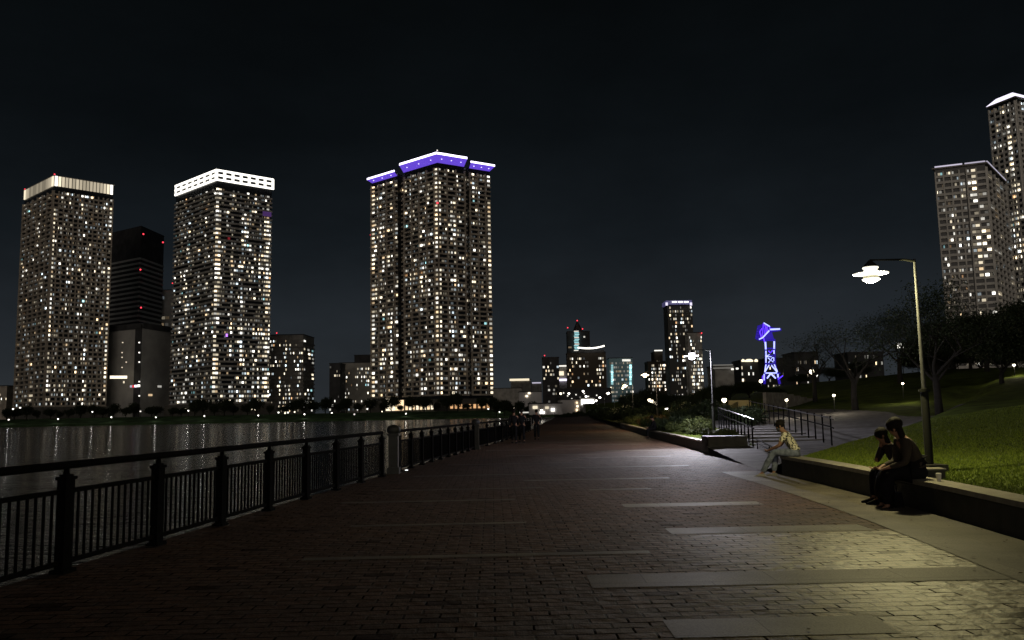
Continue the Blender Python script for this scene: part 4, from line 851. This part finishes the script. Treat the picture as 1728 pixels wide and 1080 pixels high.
# low grey wall on the slope
A = at(1292, 662, 58); B = at(1392, 664, 66)
t = thing('retaining_wall', 'low grey panelled retaining wall on the slope above the plaza', 'low wall', (A.x, A.y, 1))
n = 9
mb = MB()
for i in range(n):
    a = lerp(A, B, i / n + .004); b = lerp(A, B, (i + 1) / n - .004); z1_ = A.z + (B.z - A.z) * i / n - (0 if i < 3 else .1 * (i - 2)); seg_box(mb, a, b, face_normal(a, b), .8, z1_, -.25, 0)
mb.build('wall_face', CONC, t)
MB().prism([(A.x, A.y + .1), (B.x, B.y + .1), (B.x, B.y + .3), (A.x, A.y + .3)], .7, A.z - .5).build('wall_core', CONCD, t)

# ------------------------------------------------------------ vegetation
def leafmat(name, c1, c2, tr=.25):
    m = bpy.data.materials.new(name); m.use_nodes = True; t = m.node_tree; b = t.nodes['Principled BSDF']; L = t.links.new
    g = t.nodes.new('ShaderNodeNewGeometry'); r = t.nodes.new('ShaderNodeValToRGB'); r.color_ramp.elements[0].color = (*c1, 1); r.color_ramp.elements[1].color = (*c2, 1)
    L(g.outputs['Random Per Island'], r.inputs[0]); L(r.outputs[0], b.inputs['Base Color']); b.inputs['Roughness'].default_value = .6; b.inputs['Specular IOR Level'].default_value = .25
    return m
LF = leafmat('dark_tree_leaves', (.010, .018, .008), (.030, .042, .016))
LS = leafmat('shrub_leaves', (.025, .038, .010), (.08, .095, .028))
LA = leafmat('autumn_shrub_leaves', (.10, .05, .015), (.20, .13, .03))
LG = leafmat('grass_blade_green', (.075, .115, .012), (.22, .29, .035))
BARK = mat('dark_bark', (.014, .012, .010), .9, var=.3, vscale=8, bump=.6, bscale=30)
def leaf_cloud(name, centers, radii, n, size, asp=2.2, up=0.0, zmin=None):
    c = np.asarray(centers, float); r = np.asarray(radii, float); k = NR.integers(0, len(c), n)
    d = NR.normal(size=(n, 3)); d /= np.linalg.norm(d, axis=1)[:, None]; rad = NR.random(n) ** .45
    P = c[k] + d * rad[:, None] * (r[k][:, None] if r.ndim == 1 else r[k])
    if zmin is not None: P = P[P[:, 2] > zmin]
    n = len(P)
    a = NR.normal(size=(n, 3)); a[:, 2] = a[:, 2] * (1 - up) + up * 2.5; a /= np.linalg.norm(a, axis=1)[:, None]
    b = np.cross(a, NR.normal(size=(n, 3))); b /= np.linalg.norm(b, axis=1)[:, None]
    s = size * NR.uniform(.6, 1.4, n)[:, None]; a = a * s; b = b * s / asp
    V = np.concatenate([P - a * .5, P + b * .5, P + a * .5, P - b * .5], 1).reshape(-1, 3)
    return fast_mesh(name, V, np.arange(4 * n).reshape(-1, 4))
def limb(mb, p, d, L, r, lev, tips, R, spread=.6, droop=.0):
    n = 3; pts = [p]; rr = [r]
    for i in range(n):
        d = (d + Vector((R.uniform(-1, 1), R.uniform(-1, 1), R.uniform(-.5, .6))) * .22 + Vector((0, 0, -droop))).normalized()
        pts.append(pts[-1] + d * L / n); rr.append(r * (1 - .45 * (i + 1) / n))
    mb.tube(pts, rr, 6 if lev > 2 else 4, cap=False)
    if lev <= 1: tips.append(pts[-1])
    if lev <= 2: tips.append(pts[-2])
    if lev == 0: return
    for k in range(R.choice([2, 3, 3]) if lev > 1 else 3):
        a = Vector((R.uniform(-1, 1), R.uniform(-1, 1), R.uniform(-.25, .8))).normalized()
        limb(mb, pts[-1 if k < 2 else -2], (d * (1 - spread) + a * spread).normalized(), L * R.uniform(.62, .82), rr[-1] * .75, lev - 1, tips, R, spread, droop)
def make_tree(seed, h, leaves, lsize, crown_r, spread=.62, lev=4, tf=.28):
    R = random.Random(seed); mb = MB(); tips = []; th = h * tf
    tr = [Vector((0, 0, -.4)), Vector((R.uniform(-.05, .05) * h * .3, 0, th * .5)), Vector((R.uniform(-.1, .1), R.uniform(-.1, .1), th))]
    mb.tube(tr, [h * .030, h * .023, h * .02], 8)
    for k in range(5):
        a = 2 * math.pi * k / 5 + R.random(); limb(mb, tr[-1] - Vector((0, 0, R.uniform(0, th * .3))), Vector((math.cos(a) * .7, math.sin(a) * .7, .9)).normalized(), h * .25, h * .012, lev, tips, R, spread)
    lm = leaf_cloud('crown', [tuple(t_) for t_ in tips], [crown_r] * len(tips), leaves, lsize) if leaves else None
    me = bpy.data.meshes.new('trunk'); me.from_pydata([tuple(v) for v in mb.v], [], mb.f); me.polygons.foreach_set('use_smooth', [True] * len(mb.f)); me.materials.append(BARK)
    if lm: lm.materials.append(LF)
    return me, lm
TR = {'bare': make_tree(3, 6.5, 2200, .09, .45), 'half': make_tree(5, 7.0, 7000, .11, .6), 'full': make_tree(8, 7.0, 24000, .19, 1.0, lev=3, tf=.15), 'small': make_tree(12, 7.0, 2600, .55, 1.3, lev=2, tf=.18)}
def tree(kind, X, Y, z, s, rz, label, group='park trees', sz=None):
    t = thing('tree', label, 'tree', (X, Y, z), rz, group, world=False); t.scale = (s, s, sz or s)
    link('trunk', TR[kind][0], None, t)
    if TR[kind][1]: link('crown', TR[kind][1], None, t)
    return t
def tree_px(kind, px, ybase, ytop, Y, rz, label, wide=1.0, group='park trees'):
    P = at(px, ybase, Y); T = at(px, ytop, Y); z = zt(P.x, Y) if P.x > w(Y) and Y < 130 else 1.0
    s = (T.z - z) / 6.9; t = tree(kind, P.x, Y, z, s * wide, rz, label, group, s); return t
tree_px('bare', 1443, 680, 492, 48, .4, 'bare spreading tree left of the closest lamp pole', 1.15)
tree_px('half', 1583, 665, 455, 40, 2.2, 'twiggy half-leafed tree right behind the closest lamp pole', 1.0)
tree_px('bare', 1375, 665, 520, 62, 1.3, 'thin bare tree at the left of the slope trees', 1.0)
tree_px('full', 1690, 640, 505, 52, 1.0, 'dense dark tree under the shorter pale tower', 1.05)
tree_px('full', 1780, 640, 455, 47, 3.0, 'dense dark tree cut off by the right edge', 1.1)
tree_px('half', 1520, 650, 505, 66, 4.0, 'half-leafed tree deeper on the slope behind the closest lamp', 1.15)
tree_px('full', 1640, 640, 520, 70, 5.0, 'dense dark tree between the lamp pole and the right-hand trees', 1.1)
tree_px('full', 1560, 650, 575, 95, 5.6, 'dark rounded tree low behind the white signboard', 1.3)
tree_px('full', 1450, 650, 600, 100, 2.6, 'dark rounded tree low behind the bare tree', 1.3)
for px, yb, yt, Y, lab in [(1610, 650, 512, 74, 'dense dark tree hiding the foot of the shorter pale tower'), (1668, 640, 498, 66, 'broad dark tree under the taller right-hand tower'), (1715, 640, 480, 72, 'tall dark tree near the right edge above the slope'), (1585, 650, 540, 85, 'dark tree filling the gap behind the closest lamp pole')]:
    tree_px('full', px, yb, yt, Y, px * .7, lab, 1.25)
for px, lab in [(1570, 'low dark tree filling the gap under the half-leafed tree'), (1612, 'low dark tree behind the wide-headed lamp'), (1655, 'low dark tree under the broad right-hand tree'), (1700, 'low dark tree at the right edge above the slope')]:
    tree_px('full', px, 640, 572, 88, px * .9, lab, 1.9)
for i, (px, yb, yt, Y, wd, lab) in enumerate([(1350, 655, 625, 105, 1.8, 'dark bushy tree just right of the blue crane'), (1400, 655, 612, 110, 1.7, 'dark bushy tree left of the bare tree trunk'), (1265, 680, 634, 100, 1.7, 'dark bushy tree left of the blue crane foot'), (1232, 680, 640, 105, 1.5, 'dark bushy tree above the stair railing'), (1195, 690, 640, 95, 1.5, 'dark bushy tree behind the second lamp pole'), (1305, 690, 648, 85, 2.0, 'dark bushy tree at the foot of the blue crane'), (1160, 690, 664, 90, 1.7, 'dark bushy tree left of the second lamp pole'), (1130, 690, 656, 110, 1.7, 'dark bushy tree behind the row of four lights'), (1085, 694, 645, 125, 1.4, 'dark bushy tree beside the third lamp'), (1062, 694, 656, 150, 1.3, 'dark bushy tree between the third and fourth lamps'), (1180, 690, 655, 130, 1.6, 'dark bushy tree under the purple-crowned tower')]):
    tree_px('full', px, yb, yt, Y, i * 1.7, lab, wd)
# far bank trees
for i in range(46):
    px = 8 + i * 18.6 + random.uniform(-6, 6)
    if px > 868: break
    P = at(px, 695, 522 + random.uniform(-8, 10)); s = random.uniform(1.0, 2.0)
    tree('small', P.x, P.y, 2.7, s, i * 1.3, 'small dark tree in the row along the far river bank', 'trees on the far river bank', s * random.uniform(.75, 1.25))
for i in range(7):
    px = 838 + i * 13; P = at(px, 690, 300 + 12 * i); s = random.uniform(.7, 1.1)
    tree('small', P.x, P.y, .5 if px < 880 else 0, s, i * 1.9, 'small dark tree at the head of the promenade', 'trees at the head of the promenade', s)
# shrubs on the planter
def shrub_mesh(seed, r, n, size, up, m):
    R = random.Random(seed); cs = [(R.uniform(-1, 1) * r * .6, R.uniform(-1, 1) * r * .6, R.uniform(.2, .75) * r) for _ in range(9)]
    me = leaf_cloud('foliage', cs, [r * .45] * 9, n, size, 3.0, up, zmin=-.02); me.materials.append(m); return me
def stems_mesh(seed, r):
    R = random.Random(seed); mb = MB()
    for k in range(9):
        a = R.uniform(0, 6.28); mb.tube([(0, 0, -.1), (math.cos(a) * r * .3, math.sin(a) * r * .3, r * .4), (math.cos(a) * r * .55, math.sin(a) * r * .55, r * .8)], [.02, .014, .006], 4)
    me = bpy.data.meshes.new('stem'); me.from_pydata([tuple(v) for v in mb.v], [], mb.f); me.materials.append(BARK); return me
SH = [shrub_mesh(1, .75, 1800, .13, .0, LS), shrub_mesh(2, .6, 1700, .20, .55, LS), shrub_mesh(3, .7, 1600, .11, 0, LA), shrub_mesh(4, .95, 2200, .16, .1, LF)]
SM = stems_mesh(5, .7)
def shrub(k, X, Y, s, label, group='shrubs in the planter', z=None):
    t = thing('shrub', label, 'shrub', (X, Y, zt(X, Y) if z is None else z), random.uniform(0, 6), group, world=False); t.scale = (s, s, s * random.uniform(.75, 1.1))
    link('foliage', SH[k], None, t); link('stem', SM, None, t); return t
KN = ['bushy green shrub', 'spiky grass-like shrub', 'rusty orange-leaved shrub', 'dark dense shrub']
def place_shrub(k, X, Y, s):
    if k == 1: lab = 'spiky pale shrub near the dark planter end block'
    elif k == 2: lab = 'rusty orange-leaved shrub under the third lamp'
    elif k == 0: lab = 'bushy green shrub filling the planter beyond the steps'
    else: lab = 'dark dense shrub at the back of the planter'
    shrub(k, X, Y, s, lab, KN[k] + 's in the planter')
for i in range(70):
    Y = 30.6 + i * .66 + random.uniform(-.3, .3); X0 = w(Y) + .5
    wmax = 8.0 + .13 * (Y - 28) - .3 - X0
    for q in range(2 if Y > 38 else 1):
        X = X0 + random.uniform(.15, .75) + q * random.uniform(.8, 1.4)
        if Y < 46 and X > X0 + wmax: X = X0 + wmax * random.random()
        k = 1 if Y < 37 else 2 if 50 < Y < 62 and random.random() < .6 else random.choice([0, 0, 1, 3])
        s = random.uniform(.38, .6) if Y < 37 else random.uniform(.5, .85)
        place_shrub(k, X, Y, s)
for i in range(26):
    Y = 40 + i * 2.2; X = w(Y) + random.uniform(3.0, 4.6); place_shrub(3 if random.random() < .6 else 0, X, Y, random.uniform(.9, 1.4))
for i in range(20):
    Y = 74 + i * 6; X = w(Y) + random.uniform(.6, 1.8); shrub(3, X, Y, random.uniform(1.0, 1.7), 'dark hedge bush lining the promenade beyond the planter', 'hedge bushes beyond the planter')
for i in range(9):
    shrub(3, fe(205) + .5 + i * 1.2, 205, random.uniform(.9, 1.5), 'dark bush in the hedge that closes the promenade far off', 'hedge bushes at the end of the promenade')
# grass blades on the near lawn
n = 210000; Yg = NR.uniform(5, 30, n) ; Yg = 5 + (Yg - 5) ** 1.0; Xo = NR.random(n) ** 1.3 * 13 + .40
V = np.zeros((n, 3, 3), np.float32); keep = np.zeros(n, bool)
wt = np.array([w(y) for y in np.linspace(5, 30, 251)]); Xg = np.interp(Yg, np.linspace(5, 30, 251), wt) + Xo
gx = np.linspace(5, 21, 81); gy = np.linspace(5, 30, 101); ZG = np.array([[zt(a, b) for a in gx] for b in gy])
fx = np.clip((Xg - 5) / .2, 0, 79.99); fy = np.clip((Yg - 5) / .25, 0, 99.99); ix = fx.astype(int); iy = fy.astype(int); fx -= ix; fy -= iy
Zg = (ZG[iy, ix] * (1 - fx) + ZG[iy, ix + 1] * fx) * (1 - fy) + (ZG[iy + 1, ix] * (1 - fx) + ZG[iy + 1, ix + 1] * fx) * fy
ne = np.interp(Xg, [p[0] for p in NE], [p[1] for p in NE]); keep = (Yg < ne - .05)
Xg, Yg, Zg = Xg[keep], Yg[keep], Zg[keep]; n = len(Xg)
hh = NR.uniform(.018, .048, n); an = NR.uniform(0, 6.28, n); wd = NR.uniform(.003, .006, n) * (1 + Yg / 14); tx = NR.normal(0, .02, n); ty = NR.normal(0, .02, n)
A0 = np.stack([Xg - np.cos(an) * wd, Yg - np.sin(an) * wd, Zg - .01], 1); A1 = np.stack([Xg + np.cos(an) * wd, Yg + np.sin(an) * wd, Zg - .01], 1); A2 = np.stack([Xg + tx, Yg + ty, Zg + hh], 1)
me = fast_mesh('grass', np.stack([A0, A1, A2], 1).reshape(-1, 3), np.arange(3 * n).reshape(-1, 3))
link('grass', me, LG, None, 'stuff')
# fallen leaves on the paving
n = 260; V = []; Fq = []
for i in range(n):
    Y = random.uniform(5, 28); X = w(Y) - random.random() ** 2 * 5 - .05; a = random.uniform(0, 6.28); s = random.uniform(.015, .035); o = len(V)
    for q in range(4): V.append((X + s * math.cos(a + q * 1.57) * (1 if q % 2 else .5), Y + s * math.sin(a + q * 1.57) * (1 if q % 2 else .5), .014 + random.uniform(0, .01)))
    Fq.append((o, o + 1, o + 2, o + 3))
link('fallen_leaves', fast_mesh('fallen_leaves', V, Fq), mat('dry_leaf', (.06, .04, .02), .9), None, 'stuff')

# ------------------------------------------------------------ people
def skin(name, nodes, edges, root, m, parent, sub=2):
    me = bpy.data.meshes.new(name); names = list(nodes); ix = {k: i for i, k in enumerate(names)}
    me.from_pydata([nodes[k][0] for k in names], [(ix[a], ix[b]) for a, b in edges], [])
    ob = bpy.data.objects.new(name, me); COL.objects.link(ob)
    md = ob.modifiers.new('s', 'SKIN'); md.use_smooth_shade = True
    for k in names:
        r = nodes[k][1]; r = r if isinstance(r, tuple) else (r, r); sv = me.skin_vertices[0].data[ix[k]]; sv.radius = r; sv.use_root = (k == root)
    s2 = ob.modifiers.new('u', 'SUBSURF'); s2.levels = sub; s2.render_levels = sub
    dg = bpy.context.evaluated_depsgraph_get(); m2 = bpy.data.meshes.new_from_object(ob.evaluated_get(dg)); bpy.data.objects.remove(ob)
    m2.materials.clear(); m2.materials.append(m); m2.polygons.foreach_set('use_smooth', [True] * len(m2.polygons)); m2.name = name
    return link(name, m2, None, parent)
SKIN = mat('skin_tone', (.27, .15, .10), .6, .3, var=.08, vscale=20)
def ell(name, c, r, m, parent, n=14, rot=0, rough=0):
    bm = bmesh.new(); bmesh.ops.create_uvsphere(bm, u_segments=n, v_segments=max(6, n * 2 // 3), radius=1)
    for v in bm.verts:
        x, y, z = v.co.x * r[0], v.co.y * r[1], v.co.z * r[2]
        if rot: x, z = x * math.cos(rot) - z * math.sin(rot), x * math.sin(rot) + z * math.cos(rot)
        f_ = 1 + rough * noise.noise(Vector((x, y, z)) * 28)
        v.co = Vector((x * f_ + c[0], y * f_ + c[1], z * f_ + c[2]))
    me = bpy.data.meshes.new(name); bm.to_mesh(me); bm.free(); me.polygons.foreach_set('use_smooth', [True] * len(me.polygons)); me.materials.append(m); return link(name, me, None, parent)
def person(label, loc, rz, J, shirt, trousers, shoe, hair, hairlen=0.0, mask=None, sleeves='short', skirt=None, sc=1.0, group=None, detail=True, fem=False):
    """J: joints in the person's own frame (x forward, y left, z up from the seat or ground)"""
    t = thing('person', label, 'person', loc, rz, group, world=False); t.scale = (sc,) * 3
    V3 = lambda k: Vector(J[k])
    pel, bel, che, nek, hd = V3('pelvis'), V3('belly'), V3('chest'), V3('neck'), V3('head')
    up = (hd - nek).normalized(); face = Vector(J.get('face', (1, 0, 0))).normalized()
    nodes = {'pel': (pel, (.15, .105)), 'bel': (bel, (.135, .095)), 'che': (che, (.16, .11)), 'sh': (nek - (nek - che) * .35, (.12, .085)), 'nek': (nek, .052), 'jaw': (hd - up * .055 + face * .025, (.058, .07)), 'hd': (hd, (.075, .09)), 'cr': (hd + up * .075 - face * .01, (.062, .078))}
    nodes['nose'] = (hd + face * .105 - up * .02, .014)
    edges = [('pel', 'bel'), ('bel', 'che'), ('che', 'sh'), ('sh', 'nek'), ('nek', 'jaw'), ('jaw', 'hd'), ('hd', 'cr'), ('hd', 'nose')]
    cl = {'pel': (pel, (.165, .125)), 'bel': (bel, (.155, .118)), 'che': (che, (.175, .13)), 'sh': (nek - (nek - che) * .33, (.13, .09)), 'col': (nek - up * .02, .062)}
    ce = [('pel', 'bel'), ('bel', 'che'), ('che', 'sh'), ('sh', 'col')]
    tn = {'pel': (pel, (.16, .12)), 'w': (pel + (bel - pel) * .35, (.15, .11))}; te = [('w', 'pel')]
    for s, S in ((1, 'L'), (-1, 'R')):
        shd, elb, wri, knee, ank, toe = (V3(k + S) for k in ('sh', 'el', 'wr', 'kn', 'an', 'to'))
        hip = pel + Vector(J.get('hip' + S, (0, s * .09, -.02)))
        nodes['hp' + S] = (hip, .088); nodes['kn' + S] = (knee, .056); nodes['ca' + S] = (knee.lerp(ank, .35), .055); nodes['an' + S] = (ank, .036); nodes['to' + S] = (ank.lerp(toe, .55), .022)
        edges += [('pel', 'hp' + S), ('hp' + S, 'kn' + S), ('kn' + S, 'ca' + S), ('ca' + S, 'an' + S), ('an' + S, 'to' + S)]
        nodes['sh' + S] = (shd, .052); nodes['el' + S] = (elb, .038); nodes['fa' + S] = (elb.lerp(wri, .3), .040); nodes['wr' + S] = (wri, .025)
        edges += [('che', 'sh' + S), ('sh' + S, 'el' + S), ('el' + S, 'fa' + S), ('fa' + S, 'wr' + S)]
        hv = (wri - elb).normalized(); hv = (hv + Vector(J.get('hand' + S, (0, 0, 0)))).normalized(); side = hv.cross(Vector((0, 0, 1))); side = side.normalized() if side.length > .1 else Vector((0, 1, 0)); pn = hv.cross(side)
        pal = wri + hv * .055; nodes['pa' + S] = (pal, (.034, .017)); edges.append(('wr' + S, 'pa' + S))
        if detail:
            for f in range(4):
                o = side * (f - 1.5) * .020; ln = (.036, .042, .038, .03)[f]
                a = pal + hv * .035 + o; b = a + (hv * .8 - pn * .5).normalized() * ln; c = b + (hv * .3 - pn * .95).normalized() * ln * .8
                nodes['f%d%s' % (f, S)] = (a, .0095); nodes['g%d%s' % (f, S)] = (b, .0088); nodes['h%d%s' % (f, S)] = (c, .0078)
                edges += [('pa' + S, 'f%d%s' % (f, S)), ('f%d%s' % (f, S), 'g%d%s' % (f, S)), ('g%d%s' % (f, S), 'h%d%s' % (f, S))]
            a = wri + hv * .03 + side * .03 * (1); b = a + (hv * .7 + side * .6).normalized() * .035; nodes['t0' + S] = (a, .011); nodes['t1' + S] = (b, .009); edges += [('wr' + S, 't0' + S), ('t0' + S, 't1' + S)]
        cl['sh' + S] = (shd, .066); ce.append(('che', 'sh' + S))
        m_ = shd.lerp(elb, .75 if sleeves == 'short' else 1.0); cl['el' + S] = (m_, .058 if sleeves == 'short' else .05); ce.append(('sh' + S, 'el' + S))
        if sleeves == 'long': cl['wr' + S] = (elb.lerp(wri, .93), .036); ce.append(('el' + S, 'wr' + S))
        tn['hp' + S] = (hip, .105); tn['kn' + S] = (knee, .076); tn['ca' + S] = (knee.lerp(ank, .45), .072); tn['an' + S] = (knee.lerp(ank, .95), .060); te += [('pel', 'hp' + S), ('hp' + S, 'kn' + S), ('kn' + S, 'ca' + S), ('ca' + S, 'an' + S)]
        fd = (toe - ank); fd.z = 0; fd = fd.normalized(); zf = J['sole']
        sm = MB(); wv = Vector((-fd.y, fd.x, 0)); prof = [(-.07, .035, .09), (0, .042, .10), (.08, .047, .075), (.15, .05, .05), (.195, .03, .035)]
        vs = []; fs = []
        b0 = Vector((ank.x, ank.y, zf))
        for x_, hw_, hh_ in prof: vs += [b0 + fd * x_ - wv * hw_, b0 + fd * x_ + wv * hw_, b0 + fd * x_ + wv * hw_ * .7 + Vector((0, 0, hh_)), b0 + fd * x_ - wv * hw_ * .7 + Vector((0, 0, hh_))]
        for i in range(4): fs += [(4 * i + j, 4 * i + (j + 1) % 4, 4 * i + 4 + (j + 1) % 4, 4 * i + 4 + j) for j in range(4)]
        fs += [(3, 2, 1, 0), (16, 17, 18, 19)]; sm.add(vs, fs, True); sm.build('shoe', shoe, t)
    skin('body', nodes, edges, 'pel', SKIN, t)
    skin('shirt', cl, ce, 'bel', shirt, t)
    skin('trousers', tn, te, 'pel', trousers, t)
    if skirt:
        kn = (V3('knL') + V3('knR')) / 2; an = (V3('anL') + V3('anR')) / 2
        skin('skirt', {'w': (pel + (bel - pel) * .4, (.15, .12)), 'a': (pel, (.19, .14)), 'b': (pel.lerp(kn, .55), (.21, .13)), 'c': (kn, (.21, .12)), 'd': (kn.lerp(an, .5), (.19, .13)), 'e': (kn.lerp(an, .8), (.20, .13))}, [('w', 'a'), ('a', 'b'), ('b', 'c'), ('c', 'd'), ('d', 'e')], 'a', skirt, t)
    # hair with locks
    hc = hd + up * .038 - face * .008
    tilt = math.atan2(up.x, up.z)
    hb = ell('hair', hd + up * .046 - face * .026, (.108, .096, .094), hair, t, 22, -tilt - .12, .22 if not hairlen else .10)
    if hairlen:
        q = hd - face * .055 + up * .0; hn = {'b0': (q + up * .03, (.085, .05)), 'b1': (q - up * .05, (.088, .05))}; he = [('b0', 'b1')]
        for i in range(1, 5): hn['l%d' % i] = (q - up * .05 - Vector((0, 0, 1)) * hairlen * i / 4 - face * .010 * i, (.088 - .010 * i, .045 - .006 * i)); he.append(('b1' if i == 1 else 'l%d' % (i - 1), 'l%d' % i))
        skin('hair_length', hn, he, 'b1', hair, t)
    sd = face.cross(up).normalized()
    if detail:
        for s in (-1, 1):
            ell('ear', hd + sd * s * .083 - up * .005 - face * .005, (.018, .012, .03), SKIN, t, 8)
            ell('eye', hd + sd * s * .032 + face * .082 + up * .008, (.011, .011, .009), mat('eye_dark', (.02, .015, .012), .2), t, 8)
        ell('mouth', hd + face * .088 - up * .062, (.008, .022, .006), mat('lip_tone', (.28, .10, .09), .5), t, 8)
    if mask: ell('face_mask', hd + face * .055 - up * .045, (.052, .062, .052), mask, t, 12)
    return t
def mat_floral():
    m = bpy.data.materials.new('cream_floral_shirt'); m.use_nodes = True; tt = m.node_tree; b = tt.nodes['Principled BSDF']; L = tt.links.new
    c = tt.nodes.new('ShaderNodeTexCoord'); n = tt.nodes.new('ShaderNodeTexNoise'); n.inputs['Scale'].default_value = 11; n.inputs['Detail'].default_value = 2; n.inputs['Distortion'].default_value = 1.8; L(c.outputs['Object'], n.inputs['Vector'])
    r = tt.nodes.new('ShaderNodeValToRGB'); r.color_ramp.interpolation = 'CONSTANT'; r.color_ramp.elements[0].color = (.02, .022, .015, 1); r.color_ramp.elements[1].position = .49; r.color_ramp.elements[1].color = (.66, .62, .48, 1)
    L(n.outputs['Fac'], r.inputs[0]); L(r.outputs[0], b.inputs['Base Color']); b.inputs['Roughness'].default_value = .85; return m
BLACKC = mat('black_cotton', (.010, .010, .011), .95, .06, var=.2, vscale=10)
JEAN = mat('washed_denim', (.13, .15, .20), .9, var=.35, vscale=14, bump=.3, bscale=60)
HAIR = mat('black_hair', (.010, .008, .007), .75, .15, var=.3, vscale=40)
WHS = mat('white_canvas_shoe', (.6, .58, .52), .7)
BRT = mat('brown_knit_top', (.035, .026, .018), .9, var=.25, vscale=9, bump=.4, bscale=80)
DRT = mat('wine_blouse', (.018, .011, .011), .85, var=.3, vscale=8)
def sit(lean=.3, kneeY=.14, armmode='knees', hy=0):
    c, s = math.cos(lean), math.sin(lean); tor = lambda d, y=0: (s * d, y, .10 + c * d)
    J = dict(pelvis=(0, 0, .10), belly=tor(.17), chest=tor(.36), neck=tor(.50), shL=tor(.43, .17), shR=tor(.43, -.17), sole=-.45)
    nk = Vector(J['neck']); J['head'] = tuple(nk + Vector((.07, 0, .115))); J['face'] = (1, 0, -.25)
    for S, y in (('L', 1), ('R', -1)):
        J['kn' + S] = (.44, y * kneeY, .07); J['an' + S] = (.46, y * kneeY * .9, -.36); J['to' + S] = (.60, y * kneeY, -.42)
        if armmode == 'knees': J['el' + S] = (J['sh' + S][0] + .12, y * .2, .25); J['wr' + S] = (.50, y * .06, .17)
        else: J['el' + S] = (.22, y * .20, .22); J['wr' + S] = (.42, y * .10, .15)
    return J
# seated man at the wall end
J = sit(.50, .13); J['anL'] = (.72, .16, -.36); J['toL'] = (.86, .2, -.42); J['knL'] = (.46, .13, .10); J['anR'] = (.50, -.05, -.36); J['toR'] = (.63, -.10, -.42); J['face'] = (1, .1, -.45)
J['wrL'] = (.53, .06, .155); J['wrR'] = (.54, -.05, .15)
f_ang = math.atan2(.42, -.90)
person('seated man in a cream floral shirt and jeans, leaning forward at the wall end', (6.50, 19.1, .45), f_ang, J, mat_floral(), JEAN, mat('grey_canvas_shoe', (.22, .21, .19), .8), HAIR, 0, mask=mat('dark_face_mask', (.05, .05, .06), .9), sleeves='short', sc=1.07)
# pair seated close together
J = sit(.52, .12, 'lap'); J['elR'] = (.36, -.17, .22); J['wrR'] = (.30, -.06, .50); J['handR'] = (0, 0, .5); J['face'] = (1, 0, -.1)
person('seated long-haired person with a hand at the mouth, farther of the close pair', (6.32, 13.5, .45), math.pi - .1, J, DRT, BLACKC, BLACKC, HAIR, .26, sleeves='long', skirt=None)
J = sit(.42, .11, 'lap'); J['face'] = (.9, -.45, -.1)
person('seated person with long dark hair and brown top, nearer of the close pair', (6.30, 12.95, .45), math.pi - .12, J, BRT, BLACKC, BLACKC, HAIR, .34, sleeves='long', skirt=BLACKC, sc=1.18)
# cup on the wall
P = (6.33, 12.42, .45); t = thing('paper_cup', 'small white cup standing on the low wall beside the seated pair', 'cup', P)
MB().lathe([(.028, 0), (.038, .10)], P, 14).build('cup_body', mat('white_paper_cup', (.7, .68, .6), .6), t); MB().lathe([(.042, .101), (.042, .112), (.034, .12)], P, 14).build('lid', mat('white_lid', (.75, .73, .68), .4), t)
# bag on the ground by the pair
t = thing('handbag', 'small dark bag on the ground at the feet of the seated pair', 'bag', (5.95, 13.1, 0))
MB().box((5.95, 13.1, .12), (.16, .30, .24), .1, .8).build('bag_body', BLACKC, t); MB().tube([(5.95, 13.0, .22), (5.95, 13.02, .36), (5.95, 13.18, .36), (5.95, 13.2, .22)], .01, 6).build('handle', BLACKC, t)
def walk(st=.28, sw=.2):
    J = dict(pelvis=(0, 0, .95), belly=(0, 0, 1.1), chest=(.01, 0, 1.28), neck=(.01, 0, 1.46), head=(.02, 0, 1.585), face=(1, 0, -.05), shL=(.01, .18, 1.38), shR=(.01, -.18, 1.38), sole=0)
    J['knL'] = (st * .65, .09, .52); J['anL'] = (st, .09, .09); J['toL'] = (st + .14, .1, .04); J['knR'] = (-.02, -.09, .5); J['anR'] = (-st, -.09, .09); J['toR'] = (-st + .14, -.1, .04)
    J['elL'] = (-sw * .6, .23, 1.12); J['wrL'] = (-sw * .5, .22, .88); J['elR'] = (sw * .4, -.23, 1.12); J['wrR'] = (sw * 1.1, -.2, .9); return J
GW = 'people strolling down the promenade'
for px, py, rz_, lab, st in [(868, 748, math.pi / 2, 'walker in black, left one of the two side by side', .25), (881, 747, math.pi / 2 + .1, 'walker in black, right one of the two side by side', .3), (906, 742, math.pi / 2, 'lone walker in dark clothes right of the walking pair', .22)]:
    P = gz(px, py, 0); person(lab, (P.x, P.y, .0), rz_, walk(st), BLACKC, BLACKC, BLACKC, HAIR, 0, sleeves='long', detail=False, group=GW)
P = gz(1101, 742, 0)
J = sit(.2, .12, 'lap'); person('dark figure sitting on the planter wall under the third lamp', (w(46) + .18, 46, .42), math.pi, J, BLACKC, BLACKC, BLACKC, HAIR, 0, sleeves='long', detail=False)
for o in list(bpy.data.objects):
    if '_o' in o: del o['_o']
